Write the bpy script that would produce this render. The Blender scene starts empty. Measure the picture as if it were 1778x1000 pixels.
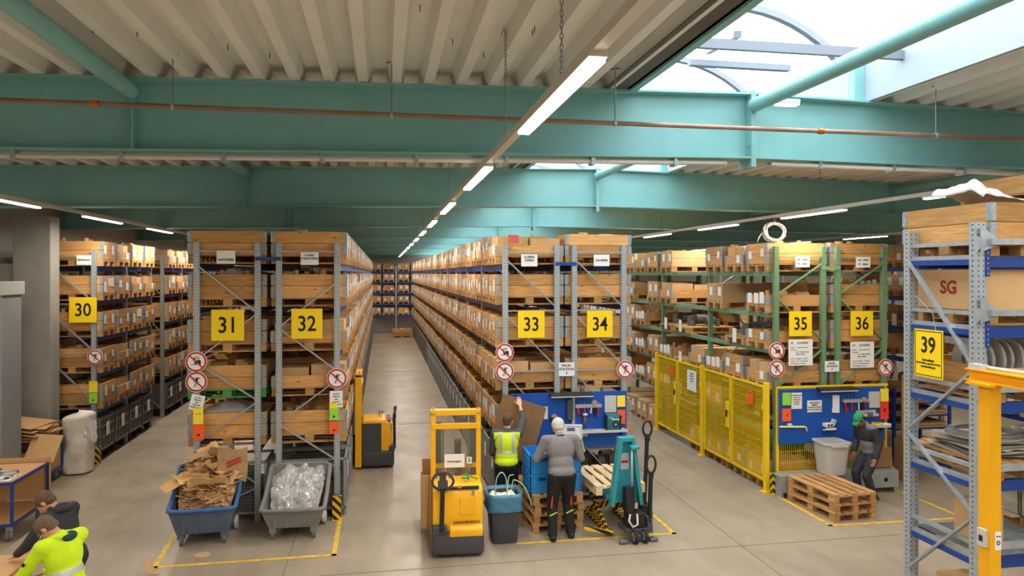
import bpy, bmesh, math, random
from mathutils import Vector, Matrix, noise
R=random.Random(7)
PI=math.pi
SC=bpy.context.scene
COL=SC.collection
# ---------------------------------------------------------------- camera, sky, exposure
cam=bpy.data.objects.new('camera',bpy.data.cameras.new('camera')); COL.objects.link(cam)
F_PX=1260.0; YAW=math.atan2(225,F_PX)
cam.data.sensor_width=36; cam.data.lens=F_PX/1778*36; cam.data.shift_y=-25/1778
cam.data.clip_end=300; cam.data.clip_start=.05
cam.location=(0,0,4); cam.rotation_euler=(PI/2,0,-YAW)
SC.camera=cam
SC.view_settings.view_transform='Standard'; SC.view_settings.look='None'
SC.view_settings.gamma=1; SC.view_settings.use_curve_mapping=False
SC.view_settings.exposure=0.08
W=bpy.data.worlds.new('sky'); SC.world=W; W.use_nodes=True
W.node_tree.nodes['Background'].inputs[0].default_value=(.93,.97,1,1)
W.node_tree.nodes['Background'].inputs[1].default_value=6.5
SC.cycles.max_bounces=7; SC.cycles.diffuse_bounces=4; SC.cycles.glossy_bounces=3
SC.cycles.transparent_max_bounces=24; SC.cycles.transmission_bounces=4
SC.cycles.sample_clamp_indirect=6
LAMP_W=64.0

# ---------------------------------------------------------------- materials
def lin(c):
    c=c/255.0
    return c/12.92 if c<=.04045 else ((c+.055)/1.055)**2.4
def rgb(r,g,b): return (lin(r),lin(g),lin(b),1)
MATS={}
def mat(name,col,rough=.6,metal=0,var=.0,noise_amt=.0,nscale=8,spec=.4,alpha=1,emit=0,bump=0,rand=0,stretch=None,coord='Object',coat=0):
    """principled material; noise_amt mottles the colour, rand varies it from object to object"""
    if name in MATS: return MATS[name]
    m=bpy.data.materials.new(name); m.use_nodes=True; MATS[name]=m
    nt=m.node_tree; N=nt.nodes; L=nt.links; b=N['Principled BSDF']
    c=rgb(*col)
    b.inputs['Base Color'].default_value=c; b.inputs['Roughness'].default_value=rough
    b.inputs['Metallic'].default_value=metal; b.inputs['Specular IOR Level'].default_value=spec
    b.inputs['Alpha'].default_value=alpha
    if coat: b.inputs['Coat Weight'].default_value=coat
    if emit:
        b.inputs['Emission Color'].default_value=c; b.inputs['Emission Strength'].default_value=emit
    src=None
    if noise_amt or rand or bump:
        tc=N.new('ShaderNodeTexCoord'); mp=N.new('ShaderNodeMapping'); L.new(tc.outputs[coord],mp.inputs['Vector'])
        if stretch: mp.inputs['Scale'].default_value=stretch
        oi=N.new('ShaderNodeObjectInfo')
        if rand:
            ad=N.new('ShaderNodeVectorMath'); ad.operation='ADD'
            L.new(mp.outputs[0],ad.inputs[0]); 
            sc_=N.new('ShaderNodeMath'); sc_.operation='MULTIPLY'; sc_.inputs[1].default_value=37
            L.new(oi.outputs['Random'],sc_.inputs[0]); L.new(sc_.outputs[0],ad.inputs[1]); vec=ad.outputs[0]
        else: vec=mp.outputs[0]
        nz=N.new('ShaderNodeTexNoise'); nz.inputs['Scale'].default_value=nscale; nz.inputs['Detail'].default_value=5
        L.new(vec,nz.inputs['Vector'])
        mr=N.new('ShaderNodeMapRange'); mr.inputs['From Min'].default_value=.3; mr.inputs['From Max'].default_value=.7
        mr.inputs['To Min'].default_value=1-noise_amt; mr.inputs['To Max'].default_value=1+noise_amt*.7
        L.new(nz.outputs[0],mr.inputs['Value'])
        val=mr.outputs[0]
        if rand:
            m2=N.new('ShaderNodeMapRange'); m2.inputs['To Min'].default_value=1-rand; m2.inputs['To Max'].default_value=1+rand*.6
            L.new(oi.outputs['Random'],m2.inputs['Value'])
            mm=N.new('ShaderNodeMath'); mm.operation='MULTIPLY'; L.new(val,mm.inputs[0]); L.new(m2.outputs[0],mm.inputs[1]); val=mm.outputs[0]
        vm=N.new('ShaderNodeVectorMath'); vm.operation='SCALE'; vm.inputs[0].default_value=c[:3]; L.new(val,vm.inputs['Scale'])
        L.new(vm.outputs[0],b.inputs['Base Color'])
        if bump:
            bp=N.new('ShaderNodeBump'); bp.inputs['Strength'].default_value=bump; bp.inputs['Distance'].default_value=.02
            L.new(nz.outputs[0],bp.inputs['Height']); L.new(bp.outputs[0],b.inputs['Normal'])
    return m
def wood(name,col,rand=.2,dark=.5):
    """sawn softwood: stretched grain along X of the object, knots"""
    m=bpy.data.materials.new(name); m.use_nodes=True; MATS[name]=m
    nt=m.node_tree; N=nt.nodes; L=nt.links; b=N['Principled BSDF']
    b.inputs['Roughness'].default_value=.75; b.inputs['Specular IOR Level'].default_value=.25
    c=rgb(*col)
    tc=N.new('ShaderNodeTexCoord'); mp=N.new('ShaderNodeMapping'); mp.inputs['Scale'].default_value=(1.4,1.4,16)
    oi=N.new('ShaderNodeObjectInfo'); ml=N.new('ShaderNodeMath'); ml.operation='MULTIPLY'; ml.inputs[1].default_value=53
    L.new(oi.outputs['Random'],ml.inputs[0]); ad=N.new('ShaderNodeVectorMath'); ad.operation='ADD'
    L.new(tc.outputs['Object'],mp.inputs['Vector']); L.new(mp.outputs[0],ad.inputs[0]); L.new(ml.outputs[0],ad.inputs[1])
    n1=N.new('ShaderNodeTexNoise'); n1.inputs['Scale'].default_value=2.2; n1.inputs['Detail'].default_value=6; n1.inputs['Distortion'].default_value=.6
    L.new(ad.outputs[0],n1.inputs['Vector'])
    r1=N.new('ShaderNodeMapRange'); r1.inputs['From Min'].default_value=.3; r1.inputs['From Max'].default_value=.72
    r1.inputs['To Min'].default_value=1.12; r1.inputs['To Max'].default_value=dark+.22; L.new(n1.outputs[0],r1.inputs['Value'])
    # knots
    mp2=N.new('ShaderNodeMapping'); mp2.inputs['Scale'].default_value=(4,4,7); L.new(tc.outputs['Object'],mp2.inputs['Vector'])
    ad2=N.new('ShaderNodeVectorMath'); ad2.operation='ADD'; L.new(mp2.outputs[0],ad2.inputs[0]); L.new(ml.outputs[0],ad2.inputs[1])
    vo=N.new('ShaderNodeTexVoronoi'); vo.inputs['Scale'].default_value=1; L.new(ad2.outputs[0],vo.inputs['Vector'])
    r2=N.new('ShaderNodeMapRange'); r2.inputs['From Min'].default_value=.05; r2.inputs['From Max'].default_value=.13
    r2.inputs['To Min'].default_value=.35; r2.inputs['To Max'].default_value=1; L.new(vo.outputs['Distance'],r2.inputs['Value'])
    m1=N.new('ShaderNodeMath'); m1.operation='MULTIPLY'; L.new(r1.outputs[0],m1.inputs[0]); L.new(r2.outputs[0],m1.inputs[1])
    r3=N.new('ShaderNodeMapRange'); r3.inputs['To Min'].default_value=1-rand; r3.inputs['To Max'].default_value=1+rand*.6
    L.new(oi.outputs['Random'],r3.inputs['Value'])
    m2=N.new('ShaderNodeMath'); m2.operation='MULTIPLY'; L.new(m1.outputs[0],m2.inputs[0]); L.new(r3.outputs[0],m2.inputs[1])
    vm=N.new('ShaderNodeVectorMath'); vm.operation='SCALE'; vm.inputs[0].default_value=c[:3]; L.new(m2.outputs[0],vm.inputs['Scale'])
    L.new(vm.outputs[0],b.inputs['Base Color'])
    return m
def perforated(name,col,ncol=2,pitch=.05,metal=.35):
    """steel post with rows of punched slots, laid out in UV (u across the face 0..1, v in metres)"""
    m=mat(name,col,.42,metal,noise_amt=.12,nscale=20)
    nt=m.node_tree; N=nt.nodes; L=nt.links; b=N['Principled BSDF']
    uv=N.new('ShaderNodeUVMap'); sp=N.new('ShaderNodeSeparateXYZ'); L.new(uv.outputs[0],sp.inputs[0])
    def M(op,a,bv=None):
        n=N.new('ShaderNodeMath'); n.operation=op
        for i,x in enumerate((a,bv)):
            if x is None: continue
            if isinstance(x,(int,float)): n.inputs[i].default_value=x
            else: L.new(x,n.inputs[i])
        return n.outputs[0]
    fu=M('ABSOLUTE',M('SUBTRACT',M('FRACT',M('MULTIPLY',sp.outputs[0],ncol)),.5))
    fv=M('ABSOLUTE',M('SUBTRACT',M('FRACT',M('DIVIDE',sp.outputs[1],pitch)),.5))
    a=M('LESS_THAN',fu,.10); c2=M('LESS_THAN',fv,.15); k=M('MULTIPLY',a,c2)
    src=b.inputs['Base Color'].links[0].from_socket
    mx=N.new('ShaderNodeMix'); mx.data_type='RGBA'; L.new(k,mx.inputs['Factor']); L.new(src,mx.inputs['A'])
    mx.inputs['B'].default_value=(.02,.022,.024,1); L.new(mx.outputs['Result'],b.inputs['Base Color'])
    return m
def stripes(name,c1,c2,scale=9,axis=(1,0,1)):
    m=bpy.data.materials.new(name); m.use_nodes=True; MATS[name]=m
    nt=m.node_tree; N=nt.nodes; L=nt.links; b=N['Principled BSDF']; b.inputs['Roughness'].default_value=.5
    tc=N.new('ShaderNodeTexCoord'); d=N.new('ShaderNodeVectorMath'); d.operation='DOT_PRODUCT'; d.inputs[1].default_value=axis
    L.new(tc.outputs['Object'],d.inputs[0])
    mu=N.new('ShaderNodeMath'); mu.operation='MULTIPLY'; mu.inputs[1].default_value=scale; L.new(d.outputs['Value'],mu.inputs[0])
    fr=N.new('ShaderNodeMath'); fr.operation='FRACT'; L.new(mu.outputs[0],fr.inputs[0])
    gt=N.new('ShaderNodeMath'); gt.operation='GREATER_THAN'; gt.inputs[1].default_value=.5; L.new(fr.outputs[0],gt.inputs[0])
    mx=N.new('ShaderNodeMix'); mx.data_type='RGBA'; L.new(gt.outputs[0],mx.inputs['Factor'])
    mx.inputs['A'].default_value=rgb(*c1); mx.inputs['B'].default_value=rgb(*c2); L.new(mx.outputs['Result'],b.inputs['Base Color'])
    return m
def floor_mat():
    m=bpy.data.materials.new('concrete_floor'); m.use_nodes=True
    nt=m.node_tree; N=nt.nodes; L=nt.links; b=N['Principled BSDF']
    tc=N.new('ShaderNodeTexCoord')
    def nz(sc,det,st=None,dist=0):
        mp=N.new('ShaderNodeMapping'); L.new(tc.outputs['Object'],mp.inputs['Vector'])
        if st: mp.inputs['Scale'].default_value=st
        n=N.new('ShaderNodeTexNoise'); n.inputs['Scale'].default_value=sc; n.inputs['Detail'].default_value=det; n.inputs['Distortion'].default_value=dist
        L.new(mp.outputs[0],n.inputs['Vector']); return n.outputs[0]
    def mr(x,a,b_,c,d):
        n=N.new('ShaderNodeMapRange'); L.new(x,n.inputs['Value'])
        for k,v in zip(('From Min','From Max','To Min','To Max'),(a,b_,c,d)): n.inputs[k].default_value=v
        return n.outputs[0]
    def mul(x,y):
        n=N.new('ShaderNodeMath'); n.operation='MULTIPLY'; L.new(x,n.inputs[0]); L.new(y,n.inputs[1]); return n.outputs[0]
    v=mul(mr(nz(.45,6),.3,.7,.86,1.1),mr(nz(2.2,8,(1,.35,1),.8),.3,.7,.86,1.08))
    v=mul(v,mr(nz(40,3),.35,.65,.93,1.04))
    v=mul(v,mr(nz(5,4,(1,1,1),1.5),.62,.72,1,.86))
    vm=N.new('ShaderNodeVectorMath'); vm.operation='SCALE'; vm.inputs[0].default_value=rgb(164,150,130)[:3]; L.new(v,vm.inputs['Scale'])
    L.new(vm.outputs[0],b.inputs['Base Color'])
    L.new(mr(nz(1.2,5),.3,.7,.3,.5),b.inputs['Roughness']); b.inputs['Specular IOR Level'].default_value=.45
    return m
def sheet_mat(name,col,trans=.7,rough=.5):
    """thin translucent sheet: part clear, part scattering"""
    m=bpy.data.materials.new(name); m.use_nodes=True; MATS[name]=m
    nt=m.node_tree; N=nt.nodes; L=nt.links; N.remove(N['Principled BSDF'])
    o=N['Material Output']; t=N.new('ShaderNodeBsdfTransparent'); d=N.new('ShaderNodeBsdfTranslucent'); d2=N.new('ShaderNodeBsdfDiffuse'); g=N.new('ShaderNodeBsdfGlossy'); g.inputs['Roughness'].default_value=rough*.4
    c=rgb(*col)
    for n in (t,d,d2,g): n.inputs[0].default_value=c
    a=N.new('ShaderNodeMixShader'); a.inputs[0].default_value=.5; L.new(d.outputs[0],a.inputs[1]); L.new(d2.outputs[0],a.inputs[2])
    e=N.new('ShaderNodeMixShader'); e.inputs[0].default_value=.18; L.new(a.outputs[0],e.inputs[1]); L.new(g.outputs[0],e.inputs[2])
    x=N.new('ShaderNodeMixShader'); x.inputs[0].default_value=trans; L.new(e.outputs[0],x.inputs[1]); L.new(t.outputs[0],x.inputs[2])
    L.new(x.outputs[0],o.inputs[0]); return m

M_FLOOR=floor_mat()
M_TEAL=mat('teal_paint',(130,184,182),.45,noise_amt=.05,nscale=3)
M_DECK=mat('roof_deck_paint',(228,226,220),.55,noise_amt=.04,nscale=2)
M_CONC=mat('grey_concrete',(150,146,138),.85,noise_amt=.18,nscale=1.6,bump=.15)
M_WALL=mat('wall_plaster',(176,172,166),.85,noise_amt=.06,nscale=1)
M_PINE=wood('pine_boards',(214,160,98),.26)
M_PINE2=wood('new_pine',(236,206,160),.1,.62)
M_PAL=wood('pallet_wood',(198,152,98),.25,.45)
M_CARD=mat('cardboard',(200,160,112),.85,noise_amt=.07,nscale=6,rand=.22)
M_CARD2=mat('torn_cardboard',(216,176,126),.88,noise_amt=.22,nscale=7,rand=.25)
M_HARD=mat('brown_hardboard',(142,106,70),.75,noise_amt=.1,nscale=9)
M_GALV=mat('galvanised_steel',(172,180,184),.4,.45,noise_amt=.15,nscale=14)
M_HINGE=mat('hinge_steel',(158,168,172),.45,.35,noise_amt=.25,nscale=30)
M_POST=perforated('punched_steel_post',(172,180,184))
M_POSTG=perforated('punched_green_post',(112,146,110),2,.05,.0)
M_BLUE=mat('blue_beam_paint',(30,64,138),.45,noise_amt=.06,nscale=6)
M_BLUED=mat('blue_board_paint',(22,84,178),.5)
M_GREEN=mat('green_beam_paint',(120,154,118),.5,noise_amt=.1,nscale=8)
M_WHITE=mat('white_paper',(236,236,232),.7)
M_BLACK=mat('black_print',(18,18,18),.7)
M_INK=mat('faded_print',(84,82,84),.8)
M_RED=mat('red_print',(190,32,38),.6)
M_SIGN=mat('yellow_sign',(250,212,16),.5)
M_FENCE=mat('fence_yellow',(246,206,24),.45)
M_MACH=mat('machine_yellow',(252,184,16),.38,noise_amt=.03,nscale=5,coat=.2)
M_CRANE=mat('crane_yellow',(244,176,14),.42,noise_amt=.05,nscale=4)
M_DGREY=mat('dark_grey_plastic',(72,72,74),.55,noise_amt=.12,nscale=14)
M_BLKP=mat('black_plastic',(32,32,34),.5)
M_BINB=mat('blue_bin_plastic',(58,104,160),.5,noise_amt=.1,nscale=6)
M_BINBB=mat('scuffed_blue_grey',(86,98,116),.6,noise_amt=.15,nscale=6)
M_BING=mat('grey_bin_plastic',(126,124,120),.55,noise_amt=.1,nscale=6)
M_CAGE=mat('dark_crate_plastic',(112,110,106),.6,noise_amt=.1,nscale=10,rand=.2)
M_WIRE=mat('cage_wire',(150,152,150),.5,.3)
M_ORANGE=mat('orange_card',(250,96,40),.6)
M_YCARD=mat('yellow_card',(250,226,60),.6)
M_LIME=mat('lime_card',(150,220,70),.6)
M_STRIPE=stripes('black_yellow_stripes',(240,190,20),(25,25,25),7,(1,1,1))
M_LINE=mat('yellow_floor_paint',(226,184,66),.6,noise_amt=.3,nscale=9)
M_COPPER=mat('copper_pipe',(158,128,112),.4,.45,noise_amt=.2,nscale=4)
M_CHAIN=mat('chain_steel',(140,140,138),.4,.6)
M_ALU=mat('aluminium',(186,192,200),.4,.4); M_ALUD=mat('grey_glazing_frame',(122,130,140),.5)
M_RAIL=mat('light_rail_paint',(214,206,192),.5)
M_GLOW=mat('lamp_diffuser',(255,246,235),.5,emit=9)
M_SKIN=mat('skin',(214,160,132),.55,noise_amt=.06,nscale=12)
M_SKIN2=mat('brown_skin',(150,98,70),.55,noise_amt=.06,nscale=12)
M_TEALM=mat('turquoise_machine_paint',(52,150,158),.4,noise_amt=.05,nscale=6)
M_CRATE=mat('bright_blue_crate',(38,140,214),.5)
M_LTGREY=mat('light_grey_plastic',(196,194,190),.5)
M_RUB=mat('rubber',(40,40,40),.8)
M_TYRE=mat('grey_wheel',(110,108,104),.6)
M_GREYM=mat('grey_cabinet_paint',(142,144,146),.5,.1,noise_amt=.05,nscale=2)
M_POLY=sheet_mat('polycarbonate',(250,252,255),.72,.6)
M_FILM=sheet_mat('plastic_film',(245,245,245),.3,.3)
M_CLEAR=sheet_mat('clear_screen',(235,235,228),.88,.2)
M_FOAM=mat('white_foam',(226,220,210),.6,noise_amt=.06,nscale=9,bump=.6)
M_WFILM=mat('white_sheeting',(250,250,250),.5)

# ---------------------------------------------------------------- mesh builder
class MB:
    def __init__(s): s.v=[]; s.f=[]; s.uv={}; s.mi=[]; s.cur=0
    def _add(s,vs,fs):
        o=len(s.v); s.v+= [tuple(p) for p in vs]; s.f+=[tuple(o+i for i in f) for f in fs]; s.mi+=[s.cur]*len(fs); return s
    def m(s,i): s.cur=i; return s
    def bx(s,x0,x1,y0,y1,z0,z1):
        return s._add([(x0,y0,z0),(x1,y0,z0),(x1,y1,z0),(x0,y1,z0),(x0,y0,z1),(x1,y0,z1),(x1,y1,z1),(x0,y1,z1)],
            [(0,3,2,1),(4,5,6,7),(0,1,5,4),(1,2,6,5),(2,3,7,6),(3,0,4,7)])
    def cb(s,c,d,M=None):
        """box by centre and size, turned by matrix M about its centre"""
        c=Vector(c); h=[x/2 for x in d]; vs=[]
        for z in (-1,1):
            for x,y in ((-1,-1),(1,-1),(1,1),(-1,1)):
                p=Vector((x*h[0],y*h[1],z*h[2])); vs.append(c+(M@p if M else p))
        return s._add(vs,[(0,3,2,1),(4,5,6,7),(0,1,5,4),(1,2,6,5),(2,3,7,6),(3,0,4,7)])
    def bar(s,p,q,w,h,up=(0,0,1)):
        p=Vector(p);q=Vector(q);d=(q-p);L=d.length;d.normalize();up=Vector(up)
        if abs(d.dot(up))>.98: up=Vector((0,1,0))
        r=d.cross(up).normalized();u=r.cross(d)
        M=Matrix((r,d,u)).transposed()
        return s.cb((p+q)/2,(w,L,h),M)
    def cyl(s,p,q,r,n=12,r2=None,cap=True):
        p=Vector(p);q=Vector(q);r2=r if r2 is None else r2
        d=(q-p).normalized(); a=d.orthogonal().normalized(); b=d.cross(a)
        vs=[];fs=[]
        for k in range(n):
            t=2*PI*k/n; e=a*math.cos(t)+b*math.sin(t); vs+= [p+e*r,q+e*r2]
        for k in range(n):
            j=(k+1)%n; fs.append((2*k,2*j,2*j+1,2*k+1))
        if cap: fs+=[tuple(range(2*n-2,-1,-2)),tuple(range(1,2*n,2))]
        return s._add(vs,fs)
    def tube(s,pts,r,n=8,closed=False):
        pts=[Vector(p) for p in pts]; N=len(pts); vs=[];fs=[]; prev=None
        for i,p in enumerate(pts):
            if closed: d=pts[(i+1)%N]-pts[i-1]
            else: d=pts[min(i+1,N-1)]-pts[max(i-1,0)]
            d.normalize()
            a=d.orthogonal().normalized() if prev is None else (prev-d*prev.dot(d)).normalized()
            prev=a; b=d.cross(a); rr=r[i] if isinstance(r,(list,tuple)) else r
            for k in range(n):
                t=2*PI*k/n; vs.append(p+(a*math.cos(t)+b*math.sin(t))*rr)
        for i in range(N if closed else N-1):
            for k in range(n):
                j=(k+1)%n; i2=(i+1)%N; fs.append((i*n+k,i*n+j,i2*n+j,i2*n+k))
        if not closed: fs+=[tuple(range(n-1,-1,-1)),tuple((N-1)*n+k for k in range(n))]
        return s._add(vs,fs)
    def lathe(s,prof,c=(0,0,0),n=20,ax='z'):
        c=Vector(c); vs=[];fs=[]
        for r,z in prof:
            for k in range(n):
                t=2*PI*k/n; x,y=r*math.cos(t),r*math.sin(t)
                vs.append(c+Vector((x,y,z) if ax=='z' else (x,z,y) if ax=='y' else (z,x,y)))
        for i in range(len(prof)-1):
            for k in range(n):
                j=(k+1)%n; f=(i*n+k,i*n+j,(i+1)*n+j,(i+1)*n+k); fs.append(f if ax!='y' else f[::-1])
        return s._add(vs,fs)
    def prism(s,poly,a0,a1,ax='y'):
        """2-D polygon pushed along an axis: 'y' poly=(x,z), 'x' poly=(y,z), 'z' poly=(x,y)"""
        n=len(poly)
        mk={'y':lambda p,a:(p[0],a,p[1]),'x':lambda p,a:(a,p[0],p[1]),'z':lambda p,a:(p[0],p[1],a)}[ax]
        vs=[mk(p,a0) for p in poly]+[mk(p,a1) for p in poly]
        fs=[tuple(range(n)),tuple(range(2*n-1,n-1,-1))]+[(i,n+i,n+(i+1)%n,(i+1)%n) for i in range(n)]
        return s._add(vs,fs)
    def ell(s,c,r,M=None,nu=16,nv=10):
        c=Vector(c);vs=[];fs=[]
        for i in range(nv+1):
            a=PI*i/nv
            for k in range(nu):
                t=2*PI*k/nu; p=Vector((r[0]*math.sin(a)*math.cos(t),r[1]*math.sin(a)*math.sin(t),-r[2]*math.cos(a)))
                vs.append(c+(M@p if M else p))
        for i in range(nv):
            for k in range(nu):
                j=(k+1)%nu; fs.append((i*nu+k,i*nu+j,(i+1)*nu+j,(i+1)*nu+k))
        return s._add(vs,fs)
    def cap(s,p,q,r1,r2,n=14):
        """closed tapered capsule"""
        p=Vector(p);q=Vector(q);d=q-p; L=max(d.length,1e-5); d/=L; a=d.orthogonal().normalized(); b=d.cross(a)
        prof=[(r1*math.sin(t),-r1*math.cos(t)) for t in (.0,.3,.6,.95,1.3,PI/2)]+[(r2*math.sin(t),L-r2*math.cos(t)) for t in (PI/2,1.84,2.2,2.55,2.85,PI)]
        vs=[];fs=[]
        for r,z in prof:
            for k in range(n):
                t=2*PI*k/n; vs.append(p+d*z+(a*math.cos(t)+b*math.sin(t))*r)
        for i in range(len(prof)-1):
            for k in range(n):
                j=(k+1)%n; fs.append((i*n+k,i*n+j,(i+1)*n+j,(i+1)*n+k))
        return s._add(vs,fs)
    def grid(s,fn,nu,nv,close_u=False):
        vs=[fn(i/(nu if close_u else nu-1),j/(nv-1)) for j in range(nv) for i in range(nu)]; fs=[]
        for j in range(nv-1):
            for i in range(nu if close_u else nu-1):
                k=(i+1)%nu; fs.append((j*nu+i,j*nu+k,(j+1)*nu+k,(j+1)*nu+i))
        return s._add(vs,fs)
    def mesh(s,name,mats):
        me=bpy.data.meshes.new(name); me.from_pydata(s.v,[],s.f)
        for mm in (mats if isinstance(mats,(list,tuple)) else [mats]): me.materials.append(mm)
        if any(s.mi): me.polygons.foreach_set('material_index',s.mi)
        me.update(); return me
    def build(s,name,mats,parent=None,smooth=False,bev=0,seg=2,fixn=False,sub=0,solid=0):
        me=s.mesh(name,mats)
        if fixn or bev:
            bm=bmesh.new(); bm.from_mesh(me)
            if fixn: bmesh.ops.remove_doubles(bm,verts=bm.verts,dist=1e-5)
            bmesh.ops.recalc_face_normals(bm,faces=bm.faces)
            if bev:
                es=[e for e in bm.edges if len(e.link_faces)==2 and e.calc_face_angle(0)>.5]
                bmesh.ops.bevel(bm,geom=es,offset=bev,segments=seg,profile=.5,affect='EDGES',clamp_overlap=True)
            bm.to_mesh(me); bm.free()
        if smooth:
            for p in me.polygons: p.use_smooth=True
        o=bpy.data.objects.new(name,me); COL.objects.link(o)
        if parent is not None: o.parent=parent
        if solid:
            md=o.modifiers.new('thick','SOLIDIFY'); md.thickness=solid; md.offset=0
        if sub:
            md=o.modifiers.new('smooth','SUBSURF'); md.levels=sub; md.render_levels=sub
        if sub or solid: freeze(o)
        return o
def freeze(o):
    dg=bpy.context.evaluated_depsgraph_get(); dg.update()
    me=bpy.data.meshes.new_from_object(o.evaluated_get(dg)); 
    o.modifiers.clear(); o.data=me
def smooth_by_angle(o,a=.6):
    me=o.data
    for p in me.polygons: p.use_smooth=True
    try: me.set_sharp_from_angle(angle=a)
    except Exception: pass
def remesh(mb,name,material,parent,vox=.012,it=6,cuts=()):
    """weld overlapping closed shapes into one continuous skin; cuts = planes (co,no) whose + side is trimmed"""
    o=mb.build(name,material,parent)
    md=o.modifiers.new('r','REMESH'); md.mode='VOXEL'; md.voxel_size=vox
    ms=o.modifiers.new('s','SMOOTH'); ms.iterations=it; ms.factor=.5
    freeze(o)
    if cuts:
        bm=bmesh.new(); bm.from_mesh(o.data)
        for co,no in cuts:
            bmesh.ops.bisect_plane(bm,geom=bm.verts[:]+bm.edges[:]+bm.faces[:],plane_co=co,plane_no=no,clear_outer=True)
        bm.to_mesh(o.data); bm.free()
    for p in o.data.polygons: p.use_smooth=True
    if not o.data.materials: o.data.materials.append(material)
    return o
def tag(o,label,cat,group=None,kind=None):
    if label: o['label']=label
    if cat: o['category']=cat
    if group: o['group']=group
    if kind: o['kind']=kind
    return o
def thing(name,label,cat,loc=(0,0,0),rz=0,group=None):
    o=bpy.data.objects.new(name,None); COL.objects.link(o); o.location=loc; o.rotation_euler=(0,0,rz)
    o.empty_display_size=.1
    return tag(o,label,cat,group)
def struct(o): o['kind']='structure'; return o
KIDS={}
def dup(root,loc,rz=None,label=None,group=None):
    """copy of a thing with copies of its parts and sub-parts, meshes shared"""
    if root.name not in KIDS:
        KIDS[root.name]=[(c,[g for g in c.children]) for c in root.children]
    r=root.copy(); COL.objects.link(r); r.location=loc
    if rz is not None: r.rotation_euler=(0,0,rz)
    if label: r['label']=label
    if group: r['group']=group
    for ch,gs in KIDS[root.name]:
        c=ch.copy(); COL.objects.link(c); c.parent=r
        for g in gs:
            d=g.copy(); COL.objects.link(d); d.parent=c
    return r
def text(body,size,material,parent,loc,rot=(PI/2,0,0),name='lettering',align='CENTER',thick=.0,bold=.012,space=1.0,line=.95,sx=1):
    cu=bpy.data.curves.new(name,'FONT'); cu.body=body; cu.size=size; cu.align_x=align; cu.align_y='CENTER'
    cu.offset=bold*size; cu.extrude=.0008+thick; cu.space_character=space; cu.space_line=line; cu.resolution_u=3
    t=bpy.data.objects.new(name,cu); COL.objects.link(t)
    dg=bpy.context.evaluated_depsgraph_get(); me=bpy.data.meshes.new_from_object(t.evaluated_get(dg))
    bpy.data.objects.remove(t); bpy.data.curves.remove(cu)
    me.materials.clear(); me.materials.append(material)
    o=bpy.data.objects.new(name,me); COL.objects.link(o); o.parent=parent; o.location=loc; o.rotation_euler=rot; o.scale=(sx,1,1)
    return o
ORD=['first','second','third','fourth','fifth','sixth','seventh','eighth','ninth','tenth','eleventh','twelfth','thirteenth','fourteenth','fifteenth','sixteenth','seventeenth','eighteenth','nineteenth','twentieth','twenty-first','twenty-second','twenty-third','twenty-fourth']
# pixel -> point helpers for placing things where the photograph shows them (photo frame 1778 x 1000)
_s,_c=math.sin(YAW),math.cos(YAW)
def ray(u,v):
    xc=(u-889)/F_PX; return Vector((_s+xc*_c,_c-xc*_s,-(v-475)/F_PX))
def atY(u,v,Y): d=ray(u,v); t=Y/d.y; return Vector((d.x*t,Y,4+d.z*t))
def atX(u,v,X): d=ray(u,v); t=X/d.x; return Vector((X,d.y*t,4+d.z*t))
def atZ(u,v,Z=0): d=ray(u,v); t=(Z-4)/d.z; return Vector((d.x*t,d.y*t,Z))
# ---------------------------------------------------------------- setting
XL,XR,YF,YB=-7.95,20.0,-9.0,50.6
RX=4.11
def ztop(x): return 6.04-(.02*(RX-x) if x<RX else .023*(x-RX))
def zbot(x): return 5.298-(.0167*(RX-x) if x<RX else .010*(x-RX))
SKX0,SKX1=2.68,5.56
struct(MB().bx(XL,XR,YF,YB,-.2,0).build('floor',M_FLOOR))
M_JOINT=mat('floor_joint',(120,112,102),.8)
def joint(p,q): struct(MB().bar((p[0],p[1],.001),(q[0],q[1],.001),.012,.004).build('floor_joint',M_JOINT))
for y in (9.9,19.5,30): joint((XL+.1,y),(XR-.1,y))
for x in (-1.3,5.2): joint((x,-2),(x,40))
struct(MB().bx(XL-.2,XL,YF,YB,-.2,6.6).build('wall_left',M_WALL))
struct(MB().bx(XR,XR+.2,YF,YB,-.2,6.6).build('wall_right',M_WALL))
struct(MB().bx(XL,XR,YB,YB+.2,-.2,7.2).build('wall_back',M_WALL))
struct(MB().bx(XL,XR,YF-.2,YF,-.2,7.2).build('wall_front',M_WALL))
def deck(name,xa,xb,seam):
    p=.335; pts=[]; n=int((xb-xa)/p)+1
    for i in range(n):
        x=xa+i*p
        for dx,dz in ((0,0),(.10,0),(.145,.15),(.29,.15)):
            if x+dx<=xb: pts.append((x+dx,dz))
    if pts[-1][0]<xb: pts.append((xb,pts[-1][1]))
    b=MB(); k=len(pts)
    vs=[(x,y,ztop(x)+.004+dz) for y in (YF,YB) for x,dz in pts]
    b._add(vs,[(i,i+1,k+i+1,k+i) for i in range(k-1)])
    o=struct(b.build(name,M_DECK))
    s=MB()
    for _ in range(seam):
        x=xa+int(R.uniform(1,n-1))*p+.2; y=R.uniform(2.4,7.2)
        s.cyl((x,y,ztop(x)+.16),(x,y,ztop(x)+.10),.004,5)
    q=s.build('screw_tips',M_BLKP,o); q['kind']='stuff'
    return o
deck('ceiling',XL,SKX0,70); deck('ceiling',SKX1,XR,20)
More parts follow.
